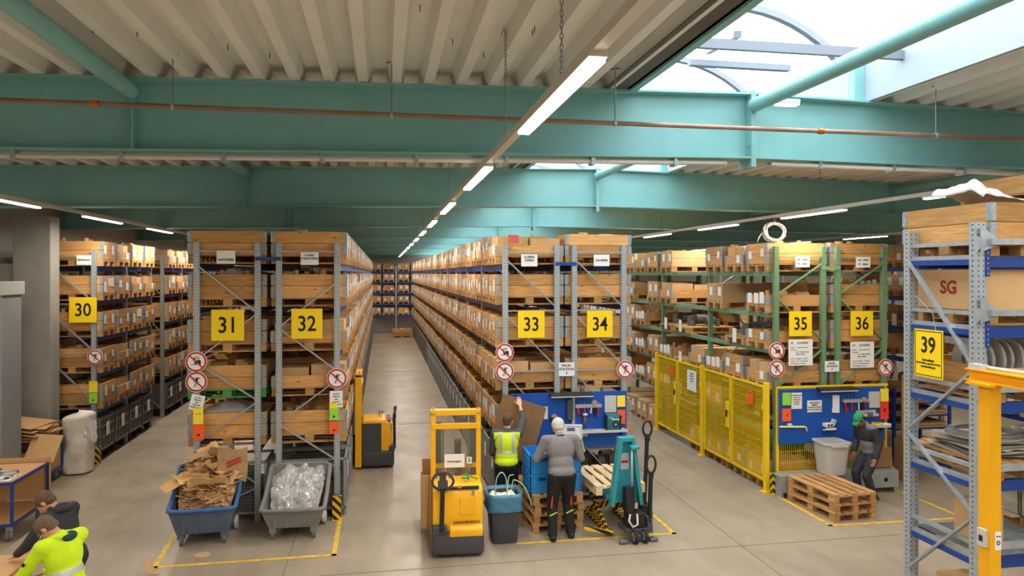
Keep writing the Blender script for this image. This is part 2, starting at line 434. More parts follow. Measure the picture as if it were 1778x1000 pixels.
# beams
def beam(y,detail):
    o=MB()
    for xa,xb in ((XL+.02,RX-.012),(RX+.012,XR-.02)):
        for z,t in ((zbot,.022),(ztop,-.022)):
            o._add([(x,y+dy,z(x)+dz) for dz in (0,t) for x in (xa,xb) for dy in (-.14,.14)],
                   [(0,1,3,2),(4,6,7,5),(0,2,6,4),(1,5,7,3),(0,4,5,1),(2,3,7,6)])
        o._add([(x,y+dy,z(x)) for dy in (-.007,.007) for x in (xa,xb) for z in (zbot,ztop)],
               [(0,1,3,2),(4,6,7,5)])
    r=struct(o.build('roof_beam',M_TEAL,fixn=True))
    for x in (-2.39,10.6,-8.0+.3):
        if XL<x<XR: MB().bx(x-.008,x+.008,y-.125,y+.125,zbot(x)+.022,ztop(x)-.022).build('stiffener',M_TEAL,r)
    for s in (-1,1):
        x=RX+s*.014
        MB().bx(min(x-s*.013,x+s*.014),max(x-s*.013,x+s*.014),y-.15,y+.15,5.20,ztop(RX)+.02).build('end_plate',M_TEAL,r)
    if detail:
        for z in (5.3,5.44,5.88,5.74):
            for dy in (-.1,.1): MB().cyl((RX-.045,y+dy,z),(RX+.045,y+dy,z),.016,8).build('bolt',M_GALV,r)
    return r
BEAMS=[7.7+6*k for k in range(-2,8)]
for i,y in enumerate(BEAMS): beam(y,i in (2,3))
def strut(x,z,y0,y1):
    o=MB().cyl((x,y0+.16,z),(x,y1-.16,z),.078,20).build('roof_strut',M_TEAL,smooth=False); smooth_by_angle(o); struct(o)
    MB().cyl((x,y0+.9,z),(x,y0+.93,z),.081,20).build('weld_seam',M_TEAL,o)
    for ya,yb in ((y0+.0,y0+.17),(y1-.17,y1-.0)):
        MB().bx(x-.012,x+.012,ya+.01,yb,z-.09,z+.09).build('lug',M_TEAL,o)
for i in range(len(BEAMS)-1):
    for x,dz in ((-2.39,-.14),(RX,-.15),(10.6,-.14)):
        strut(x,ztop(x)+dz,BEAMS[i],BEAMS[i+1])
# skylight: upstands, arched glazing bars and panes
ZU=6.62
up=MB(); up.bx(SKX1,SKX1+.06,YF,YB-.1,ztop(SKX1)+.0,ZU); struct(up.build('skylight_upstand',mat('upstand_white',(158,170,178),.5,noise_amt=.04,nscale=1.5)))
struct(MB().bx(SKX0-.06,SKX0,YF,YB-.1,ztop(SKX0),ZU).build('skylight_upstand',MATS['upstand_white']))
struct(MB().bx(SKX0-.02,SKX0+.06,YF,YB-.1,ztop(SKX0)-.02,ztop(SKX0)+.17).build('trim_1',M_TEAL))
struct(MB().bx(SKX0-.30,SKX0-.025,YF,YB-.1,ztop(SKX0)+.0,ztop(SKX0)+.012).build('shade_strip',mat('brown_painted_shade',(92,82,72),.6)))  # dark brown strip standing in for the shade beside the last deck rib
for k,y in enumerate(BEAMS[1:-1]):
    struct(MB().bx(SKX1-.13,SKX1-.002,y-.06,y+.06,ztop(SKX1)-.0,ZU-.05).build('skylight_post',M_TEAL))
cx=(SKX0+SKX1)/2; hw=(SKX1-SKX0)/2; SAG=.62; RAD=(hw*hw+SAG*SAG)/(2*SAG); A0=math.asin(hw/RAD)
def arc(n,r): return [(cx+r*math.sin(-A0+2*A0*i/n),ZU-(RAD-SAG)+r*math.cos(-A0+2*A0*i/n)) for i in range(n+1)]
win=thing('window_1',None,None); win['kind']='structure'
yy=YF+.1
pan=arc(16,RAD)
while yy<46:
    b=MB(); k=len(pan)
    b._add([(x,y,z) for y in (yy,min(yy+2.12,46)) for x,z in pan],[(i,i+1,k+i+1,k+i) for i in range(k-1)])
    b.build('pane',M_POLY,win,smooth=True)
    t=MB(); a1=arc(16,RAD-.085); a2=arc(16,RAD-.01)
    t._add([(x,yy+dy,z) for dy in (-.045,.045) for ar in (a1,a2) for x,z in ar],
       [f for i in range(16) for f in ((i,i+1,17+i+1,17+i),(34+i,51+i,51+i+1,34+i+1),(i,34+i,34+i+1,i+1),(17+i,17+i+1,51+i+1,51+i))])
    t.build('glazing_bar',M_ALUD,win,fixn=True)
    yy+=2.12
struct(MB().bx(XL,XR,46,46.05,5.9,7.4).build('skylight_end',M_DECK))
for y in BEAMS[1:-2]:
    MB().bx(SKX0,SKX1,y-.72,y-.66,ZU-.30,ZU-.2).build('tie_bar',M_ALUD,win)
    MB().bar((SKX0+1.0,y-.6,ZU-.1),(SKX0+1.5,y+1.2,ZU+.28),.08,.07).build('vent_arm',M_ALUD,win)
    MB().bar((SKX0+.9,y+.4,ZU-.12),(SKX0+2.2,y+.42,ZU-.12),.09,.07).build('vent_frame',M_ALUD,win)
# light rails
LPITCH=3.74
rows=[(-5.46,'left of the aisle beside rack thirty-one'),(1.05,'over the aisle between racks 32 and 33'),(7.6,'over racks 35 and 36'),(14.1,'behind rack 36')]
RN=['row beside rack thirty','row over the wide aisle','row over rack thirty-five','row beyond rack thirty-six']
ZL=5.10
lamp0=None
for ri,(x,_) in enumerate(rows):
    rl=thing('light_rail','pale ceiling light rail carrying the '+RN[ri],'light rail',(x,0,ZL),group='ceiling light rails')
    MB().bx(-.034,.034,YF+.2,46,0,.055).build('rail',M_RAIL,rl)
    for k in range(13):
        y=4.2+k*3.72 if k!=1 else 6.2
        if y>45: break
        zt=ztop(x)+.1-ZL
        if k<2 and ri==1:
            c=MB(); z=.055; j=0
            while z<zt:
                if j%2: c.tube([(.010*math.cos(a),y,z+.02+.022*math.sin(a)) for a in [2*PI*q/8 for q in range(8)]],.0035,5,True)
                else: c.tube([(0,y+.010*math.cos(a),z+.02+.022*math.sin(a)) for a in [2*PI*q/8 for q in range(8)]],.0035,5,True)
                z+=.034; j+=1
            c.build('chain',M_CHAIN,rl)
        else:
            MB().cyl((0,y,.05),(0,y,zt),.006,6).build('hanger_wire',M_CHAIN,rl)
        MB().bar((-.04,y,zt-.02),(.0,y,zt+.09),.02,.006).build('hook',M_CHAIN,rl)
    for k in range(-3,12 if ri!=1 else 12):
        y=3.45+LPITCH*k
        if y>47: break
        lab='glowing strip lamp '+ ('near wall' if 0 else '')
        lab='glowing strip lamp in the %s, %s past the front beam'%(RN[ri],ORD[k-1] if k>0 else 'x')
        if k<=0: lab='lit strip lamp in the %s, %s before the front beam'%(RN[ri],ORD[-k])
        if lamp0 is None:
            lamp0=thing('strip_lamp',lab,'lamp',(x,y,ZL),group='strip lamps on the light rails')
            MB().bx(-.05,.05,0,1.95,-.028,-.001).build('housing',M_RAIL,lamp0)
            MB().bx(-.042,.042,.02,1.93,-.05,-.028).build('diffuser',M_GLOW,lamp0)
            lp=lamp0
        else: lp=dup(lamp0,(x,y,ZL),0,lab)
        ld=bpy.data.lights.new('lamp_light','AREA'); ld.shape='RECTANGLE'; ld.size=.09; ld.size_y=1.9; ld.energy=LAMP_W
        ld.color=(1,.92,.80)
        lo=bpy.data.objects.new('lamp_light',ld); COL.objects.link(lo); lo.location=(x,y+.975,ZL-.056)
# pipes and cables under the roof
sp=thing('sprinkler_pipe','thin copper coloured sprinkler pipe crossing in front of the nearest teal beam','pipe',(0,6.95,5.5))
MB().cyl((XL+.05,0,0),(XR-.05,0,0),.023,12).build('pipe',M_COPPER,sp,smooth=True)
for u in (300,680,1068,1625,-330):
    x=atY(u,200,6.95).x
    MB().cyl((x,0,0),(x,0,ztop(x)-5.5+.02),.006,6).build('hanger_rod',M_CHAIN,sp)
    MB().cyl((x-.012,0,0),(x+.012,0,0),.032,12).build('pipe_clamp',M_GALV,sp)
    MB().bar((x-.05,0,ztop(x)-5.5+.03),(x+.05,0,ztop(x)-5.5+.05),.02,.012).build('ceiling_hook',M_CHAIN,sp)
for u in (165,1425):
    x=atY(u,200,6.95).x
    MB().cyl((x-.03,0,0),(x+.03,0,0),.032,12).build('coupling',mat('copper_fitting',(206,112,60),.35,.7),sp)
for xa,xb,lab in ((XL+.1,RX-.3,'grey conduit clamped under the nearest beam, left of the ridge'),(RX+.25,XR-.1,'grey conduit clamped under the nearest beam, right of the ridge')):
    c=thing('conduit',lab,'conduit',(0,7.62,0))
    MB().cyl((xa,0,zbot(xa)-.05),(xb,0,zbot(xb)-.05),.026,10).build('tube',M_RAIL,c,smooth=True)
    MB().cyl((xa,.07,zbot(xa)-.034),(xb,.07,zbot(xb)-.034),.013,8).build('cable',mat('grey_cable',(170,168,160),.6),c,smooth=True)
    x=xa+.6
    while x<xb:
        MB().bx(x-.02,x+.02,-.035,.1,zbot(x)-.085,zbot(x)-.002).build('clamp',M_GALV,c); x+=.95
p=atY(1366,178,7.25)
e=thing('emergency_lamp','small silver lamp fixed below the ridge strut','lamp',(p.x,7.25,p.z))
MB().bx(-.13,.13,-.06,.06,-.02,.03).build('housing',M_ALU,e,bev=.008); MB().bx(-.12,.12,-.05,.05,-.032,-.02).build('diffuser',M_GLOW,e); MB().cyl((0,0,.03),(0,0,.09),.012,6).build('bracket',M_GALV,e)
cc=thing('cable_coil','coil of pale cable hanging from the light rail over rack thirty-five','cable',(7.6,13.15,ZL-.28))
b=MB(); b.tube([((.21+.03*math.sin(a*.37))*math.cos(a+.2*math.sin(a*.3)),.04*math.sin(a*1.3),.17*math.sin(a)-.02*math.sin(a*.21)) for a in [2*PI*i/24 for i in range(24*6)]],.012,6)
b.tube([(-.16,0,.1),(-.32,.02,-.1),(-.36,.02,-.2)],.011,6); b.build('coil',mat('pale_cable',(200,200,190),.5),cc,smooth=True)
MB().cyl((0,0,.16),(0,0,.285),.008,6).build('hanger',M_CHAIN,cc)
# concrete column, lintel, cabinet on the left
struct(MB().bx(-7.22,-6.53,15.9,16.32,0,5.15).build('concrete_column',M_CONC,bev=.015))
struct(MB().bx(XL+.005,-7.23,15.95,16.25,3.85,4.2).build('concrete_lintel',M_CONC,bev=.01))
cb=thing('storage_lift','tall plain grey metal cabinet at the edge beside the concrete column','cabinet',(-7.1,14.3,0))
MB().bx(-.62,.60,-.35,.35,0,3.62).build('body',M_GREYM,cb,bev=.01)
MB().bx(-.66,.64,-.39,.39,3.62,3.86).build('top_cover',mat('pale_grey_cover',(176,174,168),.5),cb,bev=.01)
MB().bx(-.55,-.05,-.358,-.35,.2,3.4).build('door',M_GREYM,cb)
# painted lines on the floor
def mark(*pts,w=.07):
    b=MB()
    for p,q in zip(pts,pts[1:]): 
        d=Vector((q[0]-p[0],q[1]-p[1],0)).normalized()*w/2
        b.bar((p[0]-d.x,p[1]-d.y,.003),(q[0]+d.x,q[1]+d.y,.003),w,.002)
    struct(b.build('floor_marking',M_LINE))
mark((2.0,10.56),(4.42,10.56),(4.42,12.1))
mark((-3.15,12.0),(-3.05,10.58),(-.68,10.6),(-.68,12.2))
mark((7.0,12.15),(7.0,10.45),(9.36,10.4),(9.36,12.1))
# ---------------------------------------------------------------- racks
def post(x0,x1,y0,y1,h,material,parent,name='upright',z0=0):
    vs=[(x0,y0,z0),(x1,y0,z0),(x1,y1,z0),(x0,y1,z0),(x0,y0,h),(x1,y0,h),(x1,y1,h),(x0,y1,h)]
    fs=[(0,3,2,1),(4,5,6,7),(0,1,5,4),(1,2,6,5),(2,3,7,6),(3,0,4,7)]
    me=bpy.data.meshes.new(name); me.from_pydata(vs,[],fs); me.materials.append(material)
    uv=me.uv_layers.new(name='UVMap')
    for p in me.polygons:
        hor=p.index in (0,1); side=p.index in (2,4)
        for li in p.loop_indices:
            v=Vector(vs[me.loops[li].vertex_index])
            if hor: uv.data[li].uv=(.02,.02)
            elif side: uv.data[li].uv=((v.x-x0)/(x1-x0),v.z)
            else: uv.data[li].uv=((v.y-y0)/(y1-y0)*.5,v.z)
    o=bpy.data.objects.new(name,me); COL.objects.link(o); o.parent=parent; return o
FY=12.25
def rack(label,x0,x1,y0,nb,bay,levels,face,pm,bm_,braces,h=4.5,ends=2,backbeams=2):
    w=x1-x0
    t=thing('pallet_rack',label,'rack',(x0,y0,0),group=None)
    for k in range(nb+1):
        y=k*bay
        for x in (0,w-.09):
            post(x,x+.09,y,y+.075,h,pm,t)
            if k<4: MB().bx(x-.0,x+.09,y-.02,y+.08,0,.008).build('foot_plate',M_GALV,t)
        if k<ends:
            for b in braces:
                xa,za,xb,zb=b
                MB().bar((.045+xa*(w-.09),y+.03,za),(.045+xb*(w-.09),y+.03,zb),.02,.052,(0,1,0)).build('brace',pm if pm is M_POSTG else M_GALV,t)
    for k in range(nb):
        ya,yb=k*bay+.075,(k+1)*bay
        for z in levels:
            for side in ((0,1) if face=='L' else (1,0)):
                if side==(1 if face=='L' else 0) and k>=backbeams: continue
                xx=.005 if side==0 else w-.055
                MB().bx(xx,xx+.05,ya,yb,z-(.085 if bm_ is M_GREEN else .11),z).build('beam',bm_,t)
    return t
ZIG1=[(0,4.14,1,3.37),(1,3.36,0,2.62),(0,2.58,1,1.95),(1,1.93,0,1.3),(0,1.25,1,.6),(1,.55,0,.12),(0,4.36,1,4.36)]
ZIG2=[(1,3.86,0,3.13),(0,3.11,1,2.4),(1,2.25,0,1.58),(0,1.55,1,.93),(1,.9,0,.2),(0,4.36,1,4.36)]
NBR=[(0,4.26,1,3.4),(0,3.3,1,2.36),(0,2.28,1,1.3),(0,1.2,1,.2),(0,4.37,1,4.37),(0,3.36,1,3.36),(0,2.32,1,2.32),(0,1.25,1,1.25)]
GBR=[(1,4.2,0,3.6),(0,3.55,1,2.75),(1,2.6,0,1.9),(0,1.8,1,1.1),(0,4.3,1,4.3)]
LV=[1.22,1.99,2.73,3.46,4.16]; LV30=[1.13,1.89,2.66,3.43,4.16]; LV35=[1.10,1.85,2.60,3.27,4.04]
XR31=(-2.96,-1.94); XR32=(-1.70,-.69); XR33=(2.03,3.03); XR34=(3.25,4.24); XR35=(7.08,8.12); XR36=(8.33,9.38)
rack('grey pallet rack with sign thirty-one on its end, holding wooden collar boxes',*XR31,FY,3,2.7,LV,'R',M_POST,M_BLUE,ZIG1,ends=1)
rack('grey pallet rack with sign thirty-two on its end, running along the wide aisle',*XR32,FY,13,2.7,LV,'R',M_POST,M_BLUE,ZIG2,ends=1,backbeams=1)
rack('long grey pallet rack with sign thirty-three on its end',*XR33,FY,13,2.7,LV,'L',M_POST,M_BLUE,NBR,ends=2)
rack('grey pallet rack with sign thirty-four on its end, above the blue tool board',*XR34,FY,4,2.7,LV,'R',M_POST,M_BLUE,NBR,ends=1)
rack('green pallet rack with sign thirty-five on its end, beside the yellow mesh gates',*XR35,FY,9,2.7,LV35,'L',M_POSTG,M_GREEN,GBR,ends=2)
rack('green pallet rack with sign thirty-six on its end',*XR36,FY,4,2.7,LV35,'R',M_POSTG,M_GREEN,GBR,ends=1)
rack('grey pallet rack with sign thirty on its end, behind the concrete column',-6.98,-5.95,16.6,2,1.86,LV30,'R',M_POST,M_BLUE,NBR,ends=1)
rack('grey pallet rack standing behind rack thirty across a gap, with dark wheeled crates below',-7.03,-6.0,21.6,6,1.86,LV30,'R',M_POST,M_BLUE,NBR,ends=1,backbeams=1)
rack('blue-beamed pallet rack far on the right, seen past rack thirty-six',12.3,13.3,11.6,5,2.7,LV,'L',M_POST,M_BLUE,NBR,ends=1,backbeams=1)
for xa,xb,z,m_,w_ in ((XR31[1],XR32[0],4.24,M_BLUE,'thirty-one and thirty-two'),(XR33[1],XR34[0],4.17,M_BLUE,'thirty-three and thirty-four'),(XR35[1],XR36[0],4.1,M_GREEN,'thirty-five and thirty-six')):
    tag(MB().bx(xa-.08,xb+.08,FY-.012,FY-.001,z-.03,z+.03).build('rack_spacer',m_),'short %s spacer bar joining racks %s at the top'%('blue' if m_ is M_BLUE else 'green',w_),'spacer')
# far rack across the end of the aisle
bk=thing('pallet_rack','rack across the far end of the wide aisle, facing the camera','rack',(-1.0,49.2,0))
for i in range(5):
    x=i*.93*2
    post(x,x+.09,0,.09,4.5,M_POST,bk)
    if i<4:
        for z in LV: MB().bx(x+.09,x+1.86,.0,.05,z-.115,z).build('beam',M_BLUE,bk)
# ---------------------------------------------------------------- boxes on the shelves
def pallet_mb(b,L=1.2,Wd=.78):
    hw=Wd/2
    for i in range(5):
        y=-hw+.06+(Wd-.12)*i/4; b.cb((0,y,.133),(L,.118,.022))
    for x in (-L/2+.07,0,L/2-.07):
        b.cb((x,0,.111),(.14,Wd,.022))
        for y in (-hw+.05,0,hw-.05): b.cb((x,y,.061),(.14,.1,.078))
    for y in (-hw+.05,0,hw-.05): b.cb((0,y,.011),(L,.1,.022))
    return b
def collar_mb(b,z,L=1.2,Wd=.78,h=.186,t=.024):
    hl,hw=L/2,Wd/2
    b.bx(-hl,hl,-hw,-hw+t,z,z+h).bx(-hl,hl,hw-t,hw,z,z+h).bx(-hl,-hl+t,-hw+t,hw-t,z,z+h).bx(hl-t,hl,-hw+t,hw-t,z,z+h)
    return b
def hinge_mb(b,z,L=1.2,Wd=.78,h=.192,only=None):
    hl,hw=L/2,Wd/2
    for sx in (-1,1):
        for sy in (-1,1):
            if only is not None and (sx+1)+(sy+1)//2!=only: continue
            x=sx*hl; y=sy*hw
            b.bx(min(x-sx*.055,x+sx*.004),max(x-sx*.055,x+sx*.004),min(y,y+sy*.004),max(y,y+sy*.004),z+.01,z+h-.01)
            b.bx(min(x,x+sx*.004),max(x,x+sx*.004),min(y-sy*.06,y),max(y-sy*.06,y),z+.01,z+h-.01)
            b.cyl((x+sx*.002,y+sy*.002,z+.02),(x+sx*.002,y+sy*.002,z+h-.02),.009,6)
    return b
def papers(b,z,h,n,rr,L=1.2):
    for i in (n,):
        y=(-.29,.14,-.08)[i%3]+rr.uniform(0,.05); zz=z+rr.uniform(.02,max(.03,h-.22)); w=rr.uniform(.1,.17); hh=rr.uniform(.13,.22)
        b.bx(-L/2-.006,-L/2-.003,y,y+w,zz,zz+hh)
    return b
def lumps(b,z,rr,n,hmax,L=1.0,Wd=.6):
    for i in range(n):
        s=rr.uniform(.06,.14); p=(rr.uniform(-L/2+s,L/2-s),rr.uniform(-Wd/2+s,Wd/2-s)); h=rr.uniform(.4,1)*hmax
        if i%3==0: b.cyl((p[0],p[1],z),(p[0],p[1],z+h),s*.6,10)
        elif i%3==1: b.cyl((p[0]-s,p[1],z+h*.6),(p[0]+s,p[1]+.03,z+h*.6),min(h*.4,.12),10)
        else: b.cb((p[0],p[1],z+h/2),(s,s*1.2,h),Matrix.Rotation(rr.uniform(0,3),3,'Z'))
    return b
M_PARTS=mat('metal_parts',(120,118,116),.4,.5,noise_amt=.3,nscale=20)
M_TAPE=mat('packing_tape',(176,150,110),.4)
PM=[M_PAL,M_PINE,M_HINGE,M_WHITE,M_CARD,M_PARTS,M_TAPE]   # slots used by every box design
def design(kind,seed):
    """list of (part name, slot, builder) for one loaded pallet"""
    rr=random.Random(seed); out=[('pallet',0,pallet_mb(MB()))]
    z=.145
    if kind in 'ACE':
        n={'A':2,'C':2,'E':1}[kind]
        for i in range(n): out.append(('collar',1,collar_mb(MB(),z+i*.195)))
        for k in range(4):
            hm=MB()
            for i in range(n): hinge_mb(hm,z+i*.195,only=k)
            out.append(('corner_hinge',2,hm))
        for k in range(rr.randint(2,3)): out.append(('paper_label',3,papers(MB(),z,.195*n,k,rr)))
        out.append(('contents',[5,4,4][seed%3],lumps(MB().bx(-.57,.57,-.36,.36,z,z+.195*n*.5),z+.05,rr,16,.195*n+.02)))
    elif kind=='B':
        out.append(('collar',1,collar_mb(MB(),z))); out.extend(('corner_hinge',2,hinge_mb(MB(),z,only=k)) for k in range(4))
        for bb in ((-.56,-.02,-.34,-.01,z,z+.34),(-.56,-.02,.01,.34,z,z+.36),(.02,.55,-.33,.33,z,z+.31)): out.append(('carton',4,MB().bx(*bb)))
        out.append(('paper_label',3,papers(MB(),z,.19,0,rr)))
    elif kind=='D':
        k=rr.choice((1,2)); h=.38/k
        for i in range(k):
            for a_,b_ in ((-.37,-.005),(.005,.37)): out.append(('carton',4,MB().bx(-.58,.58,a_,b_,z+i*h,z+(i+1)*h-.004)))
        for a_ in (-.3,.1): out.append(('paper_label',3,MB().bx(-.586,-.584,a_,a_+.14,z+.12,z+.3)))
        for a_ in (-.21,.16): out.append(('tape',6,MB().bx(-.583,-.5805,a_,a_+.05,z,z+.37)))
    elif kind=='F':
        out.append(('contents',5,lumps(MB(),z,rr,14,.3)))
        out.append(('paper_label',3,MB().bx(-.606,-.602,-.1,.06,.02,.3)))
    return out
DES=[('A',1),('A',2),('A',3),('C',4),('A',5),('B',6),('C',7),('E',8),('D',9),('A',10),('B',11),('D',12),('E',13),('F',14)]
DTXT={'A':'two-tier wooden collar box','C':'open two-tier wooden collar box','E':'low single-tier wooden collar box','B':'single-tier collar box with cartons','D':'pallet stacked with cartons','F':'open pallet of metal parts'}
PROTO={};LOW={}
def low(i):
    if i not in LOW:
        b=MB()
        for n,sl,p in design(*DES[i]): b.m(sl)._add(p.v,p.f)
        LOW[i]=b
    return LOW[i]
LOWME={}
NIND=[0]
STUFF=MB()
def put(i,loc,rz,label,group,detail=2):
    NIND[0]+=1
    if detail==1:
        if i not in LOWME: LOWME[i]=low(i).mesh('pallet_box',PM)
        o=bpy.data.objects.new('pallet_box',LOWME[i]); COL.objects.link(o); o.location=loc; o.rotation_euler=(0,0,rz)
        return tag(o,label,'box',group)
    if i not in PROTO:
        t=thing('pallet_box',label,'box',loc,rz,group); PROTO[i]=t
        for n,sl,p in design(*DES[i]): p.build(n,PM[sl],t)
        return t
    return dup(PROTO[i],loc,rz,label,group)
def stuff(i,loc,rz):
    M=Matrix.Rotation(rz,3,'Z'); L=Vector(loc); b=low(i); o=len(STUFF.v)
    STUFF.v+=[tuple(M@Vector(p)+L) for p in b.v]; STUFF.f+=[tuple(o+k for k in f) for f in b.f]; STUFF.mi+=b.mi
SHELF=['lowest shelf','second shelf','third shelf','fourth shelf','top shelf']
RNAME={'31':'rack thirty-one','32':'rack thirty-two','33':'rack thirty-three','34':'rack thirty-four','35':'rack thirty-five','36':'rack thirty-six','30':'rack thirty','behind rack 30':'the rack behind rack thirty','on the far right past rack 36':'the far right rack'}
SNUM={30:'thirty',31:'thirty-one',32:'thirty-two',33:'thirty-three',34:'thirty-four',35:'thirty-five',36:'thirty-six'}
def fill(rk,xm,y0,bay,per,levels,slots,rz,choices,ndet,nlow,skip=.0,where=None,seed=1,only=None):
    rr=random.Random(seed)
    for s in range(slots):
        y=y0+(s//per)*bay+ .0375+(s%per+.5)*bay/per
        for li,z in enumerate(levels):
            if only and li not in only: rr.random(); continue
            i=rr.choice(choices); jx=rr.uniform(-.006,.006)+(.012 if rz else -.012)*(0 if 'right' in rk else 1); ja=rr.uniform(-.006,.006); sk=rr.random()
            if sk<skip: continue
            if li==4 and DES[i][0] in 'EF': i=0
            loc=(xm+jx,y+rr.uniform(-.008,.008),z+.001)
            if s<ndet: det=2
            elif s<nlow: det=1
            else: stuff(i,loc,rz+ja); continue
            lab='%s, %s of %s, %s from front'%(DTXT[DES[i][0]],SHELF[li],RNAME[rk],ORD[s])
            put(i,loc,rz+ja,lab,'boxes on the shelves of '+RNAME[rk],det)
WOODY=[0,1,2,3,4,6,9,0,1,4,5,10]
mid=lambda t:(t[0]+t[1])/2
fill('31',mid(XR31),FY,2.7,3,LV,1,0,[0,1,2,3,4,9],1,1,seed=3)
fill('31',mid(XR31),FY+.9,2.7,3,LV,2,0,WOODY,0,0,seed=4)
fill('32',mid(XR32),FY,2.7,3,LV,38,PI,WOODY,4,8,seed=5)
fill('33',mid(XR33),FY,2.7,3,LV,39,0,WOODY,9,20,seed=6)
fill('34',mid(XR34),FY,2.7,3,LV,1,PI,[0,1,2,3,4,9],1,1,seed=7)
fill('34',mid(XR34),FY+1.8,2.7,3,LV,4,PI,WOODY,0,0,seed=8,skip=.35)
MIX=[0,7,12,5,7,8,10,11,12,13,13,2,12,5]
fill('35',mid(XR35),FY,2.7,3,LV35,14,0,MIX,10,14,seed=19,skip=.20)
fill('35',mid(XR35),FY+14*.9,2.7,3,LV35,8,0,MIX,0,0,seed=12,skip=.1)
fill('36',mid(XR36),FY,2.7,3,LV35,1,PI,[0,1,2,3,4,9],1,1,seed=13)
fill('36',mid(XR36),FY+1.8,2.7,3,LV35,5,PI,WOODY,0,0,seed=14,skip=.45)
fill('30',-6.465,16.6,1.86,2,LV30,4,PI,[0,1,2,3,4,9,10,5],4,4,seed=15)
fill('behind rack 30',-6.515,21.6,1.86,2,LV30,4,PI,[0,1,2,3,4,9,10,5],0,4,seed=16)
fill('behind rack 30',-6.515,21.6+2*1.86,1.86,2,LV30,8,PI,WOODY,0,0,seed=17)
fill('on the far right past rack 36',12.8,11.6,2.7,3,LV,8,0,MIX,0,6,seed=18,skip=.1)
rr=random.Random(21)
for c_ in range(8):
    for li,z in enumerate(LV):
        loc=(-1.0+.09+.4425+(c_//2)*1.86+(c_%2)*.885,49.8,z+.001); i=rr.choice([8,11,0,1,5])
        if c_<5 and c_>0: put(i,loc,PI/2,'%s, %s of the far end rack, %s column'%(DTXT[DES[i][0]],SHELF[li],ORD[c_-1]),'boxes on the far end rack',1)
        else: stuff(i,loc,PI/2)
st=STUFF.build('pallet_boxes',PM); st['kind']='stuff'; tag(st,'many small loaded pallets far back along racks thirty-two, thirty-three and thirty-five','boxes')
# red-stained top box of rack thirty-three, extra tier on 31 and thirty-two
tag(MB().bx(2.12,2.3,FY-.043,FY-.04,4.52,4.66).build('stain',mat('red_stain',(206,104,86),.8)) ,None,None)['kind']='structure'
# ---------------------------------------------------------------- ground level: wire cages and wheeled crates
def cage():
    t=thing('wire_cage','x','cage',(0,0,0),0,'wire mesh cages under the racks')
    f=MB()
    for x in (-.6,.56):
        for y in (-.4,.36): f.bx(x,x+.04,y,y+.04,.0,.95)
    for z in (.1,.91):
        f.bx(-.6,.6,-.4,-.37,z,z+.04).bx(-.6,.6,.37,.4,z,z+.04).bx(-.6,-.57,-.4,.4,z,z+.04).bx(.57,.6,-.4,.4,z,z+.04)
    f.build('frame',M_WIRE,t)
    for x in (-.595,.595):
        m=MB()
        for i in range(1,16): m.bx(x-.003,x+.003,-.4+.05*i-.003,-.4+.05*i+.003,.12,.93)
        for i in range(1,16): m.bx(x-.003,x+.003,-.38,.38,.12+.052*i-.003,.12+.052*i+.003)
        m.build('wire_mesh',M_WIRE,t)
    m=MB()
    for i in range(1,24): m.bx(-.6+.05*i-.003,-.6+.05*i+.003,-.398,-.392,.12,.93)
    for i in range(1,16): m.bx(-.58,.58,-.398,-.392,.12+.052*i-.003,.12+.052*i+.003)
    m.build('wire_mesh',M_WIRE,t)
    MB().bx(-.57,.57,-.37,.37,.1,.13).build('floor_plate',M_DGREY,t)
    rr=random.Random(4)
    lumps(MB().bx(-.54,.54,-.34,.34,.13,.55),.5,rr,22,.3).build('contents',mat('dark_castings',(104,96,88),.6,.2,noise_amt=.3,nscale=14),t)
    MB().bx(-.612,-.607,-.08,.1,.55,.8).build('paper_label',M_WHITE,t)
    return t
cage0=None
def cages(rk,xm,y0,n,rz,pitch=.9,skip=()):
    global cage0
    for s in range(n):
        if s in skip: continue
        loc=(xm,y0+(s//3)*2.7+.0375+(s%3+.5)*.9,0)
        lab='wire mesh cage on the floor under %s, %s from the front'%(RNAME[rk],ORD[s])
        if cage0 is None:
            cage0=cage(); cage0.location=loc; cage0.rotation_euler=(0,0,rz); cage0['label']=lab
        else: dup(cage0,loc,rz,lab)
cages('31',mid(XR31),FY,1,0); cages('32',mid(XR32),FY,8,PI,skip=(3,4)); cages('33',mid(XR33),FY,22,0); cages('34',mid(XR34),FY,1,PI)
# the rest of the cages far along 32 and thirty-three, too many and too small to tell apart
cb_=MB()
for xm,n0,n1 in ((mid(XR33),22,39),(mid(XR32),8,38)):
    for s in range(n0,n1):
        y=FY+(s//3)*2.7+.0375+(s%3+.5)*.9
        cb_.bx(xm-.6,xm+.6,y-.39,y+.39,0,.95)
q=cb_.build('floor_cages',M_CAGE); q['kind']='stuff'; tag(q,'dark cages standing far back on the floor under racks thirty-two and thirty-three','cages')
def crate():
    t=thing('wheeled_crate','x','crate',(0,0,0),0,'dark wheeled crates under rack thirty')
    b=MB().bx(-.56,.56,-.38,.38,.2,.92); 
    for y in (-.36,-.18,0,.18,.36): b.bx(.56,.585,y-.02,y+.02,.2,.9)
    for z in (.24,.5,.72,.89): b.bx(-.58,.59,-.39,.39,z-.02,z+.02)
    b.build('body',M_CAGE,t)
    MB().bx(.592,.597,-.08,.1,.5,.78).build('paper_label',M_WHITE,t)
    for x in (-.45,.45):
        for y in (-.3,.3):
            w=MB().cyl((x,y-.025,.075),(x,y+.025,.075),.075,14).build('caster',M_RUB,t)
            MB().bx(x-.03,x+.03,y-.04,y+.04,.14,.2).build('fork',M_GALV,w)
    return t
cr=None
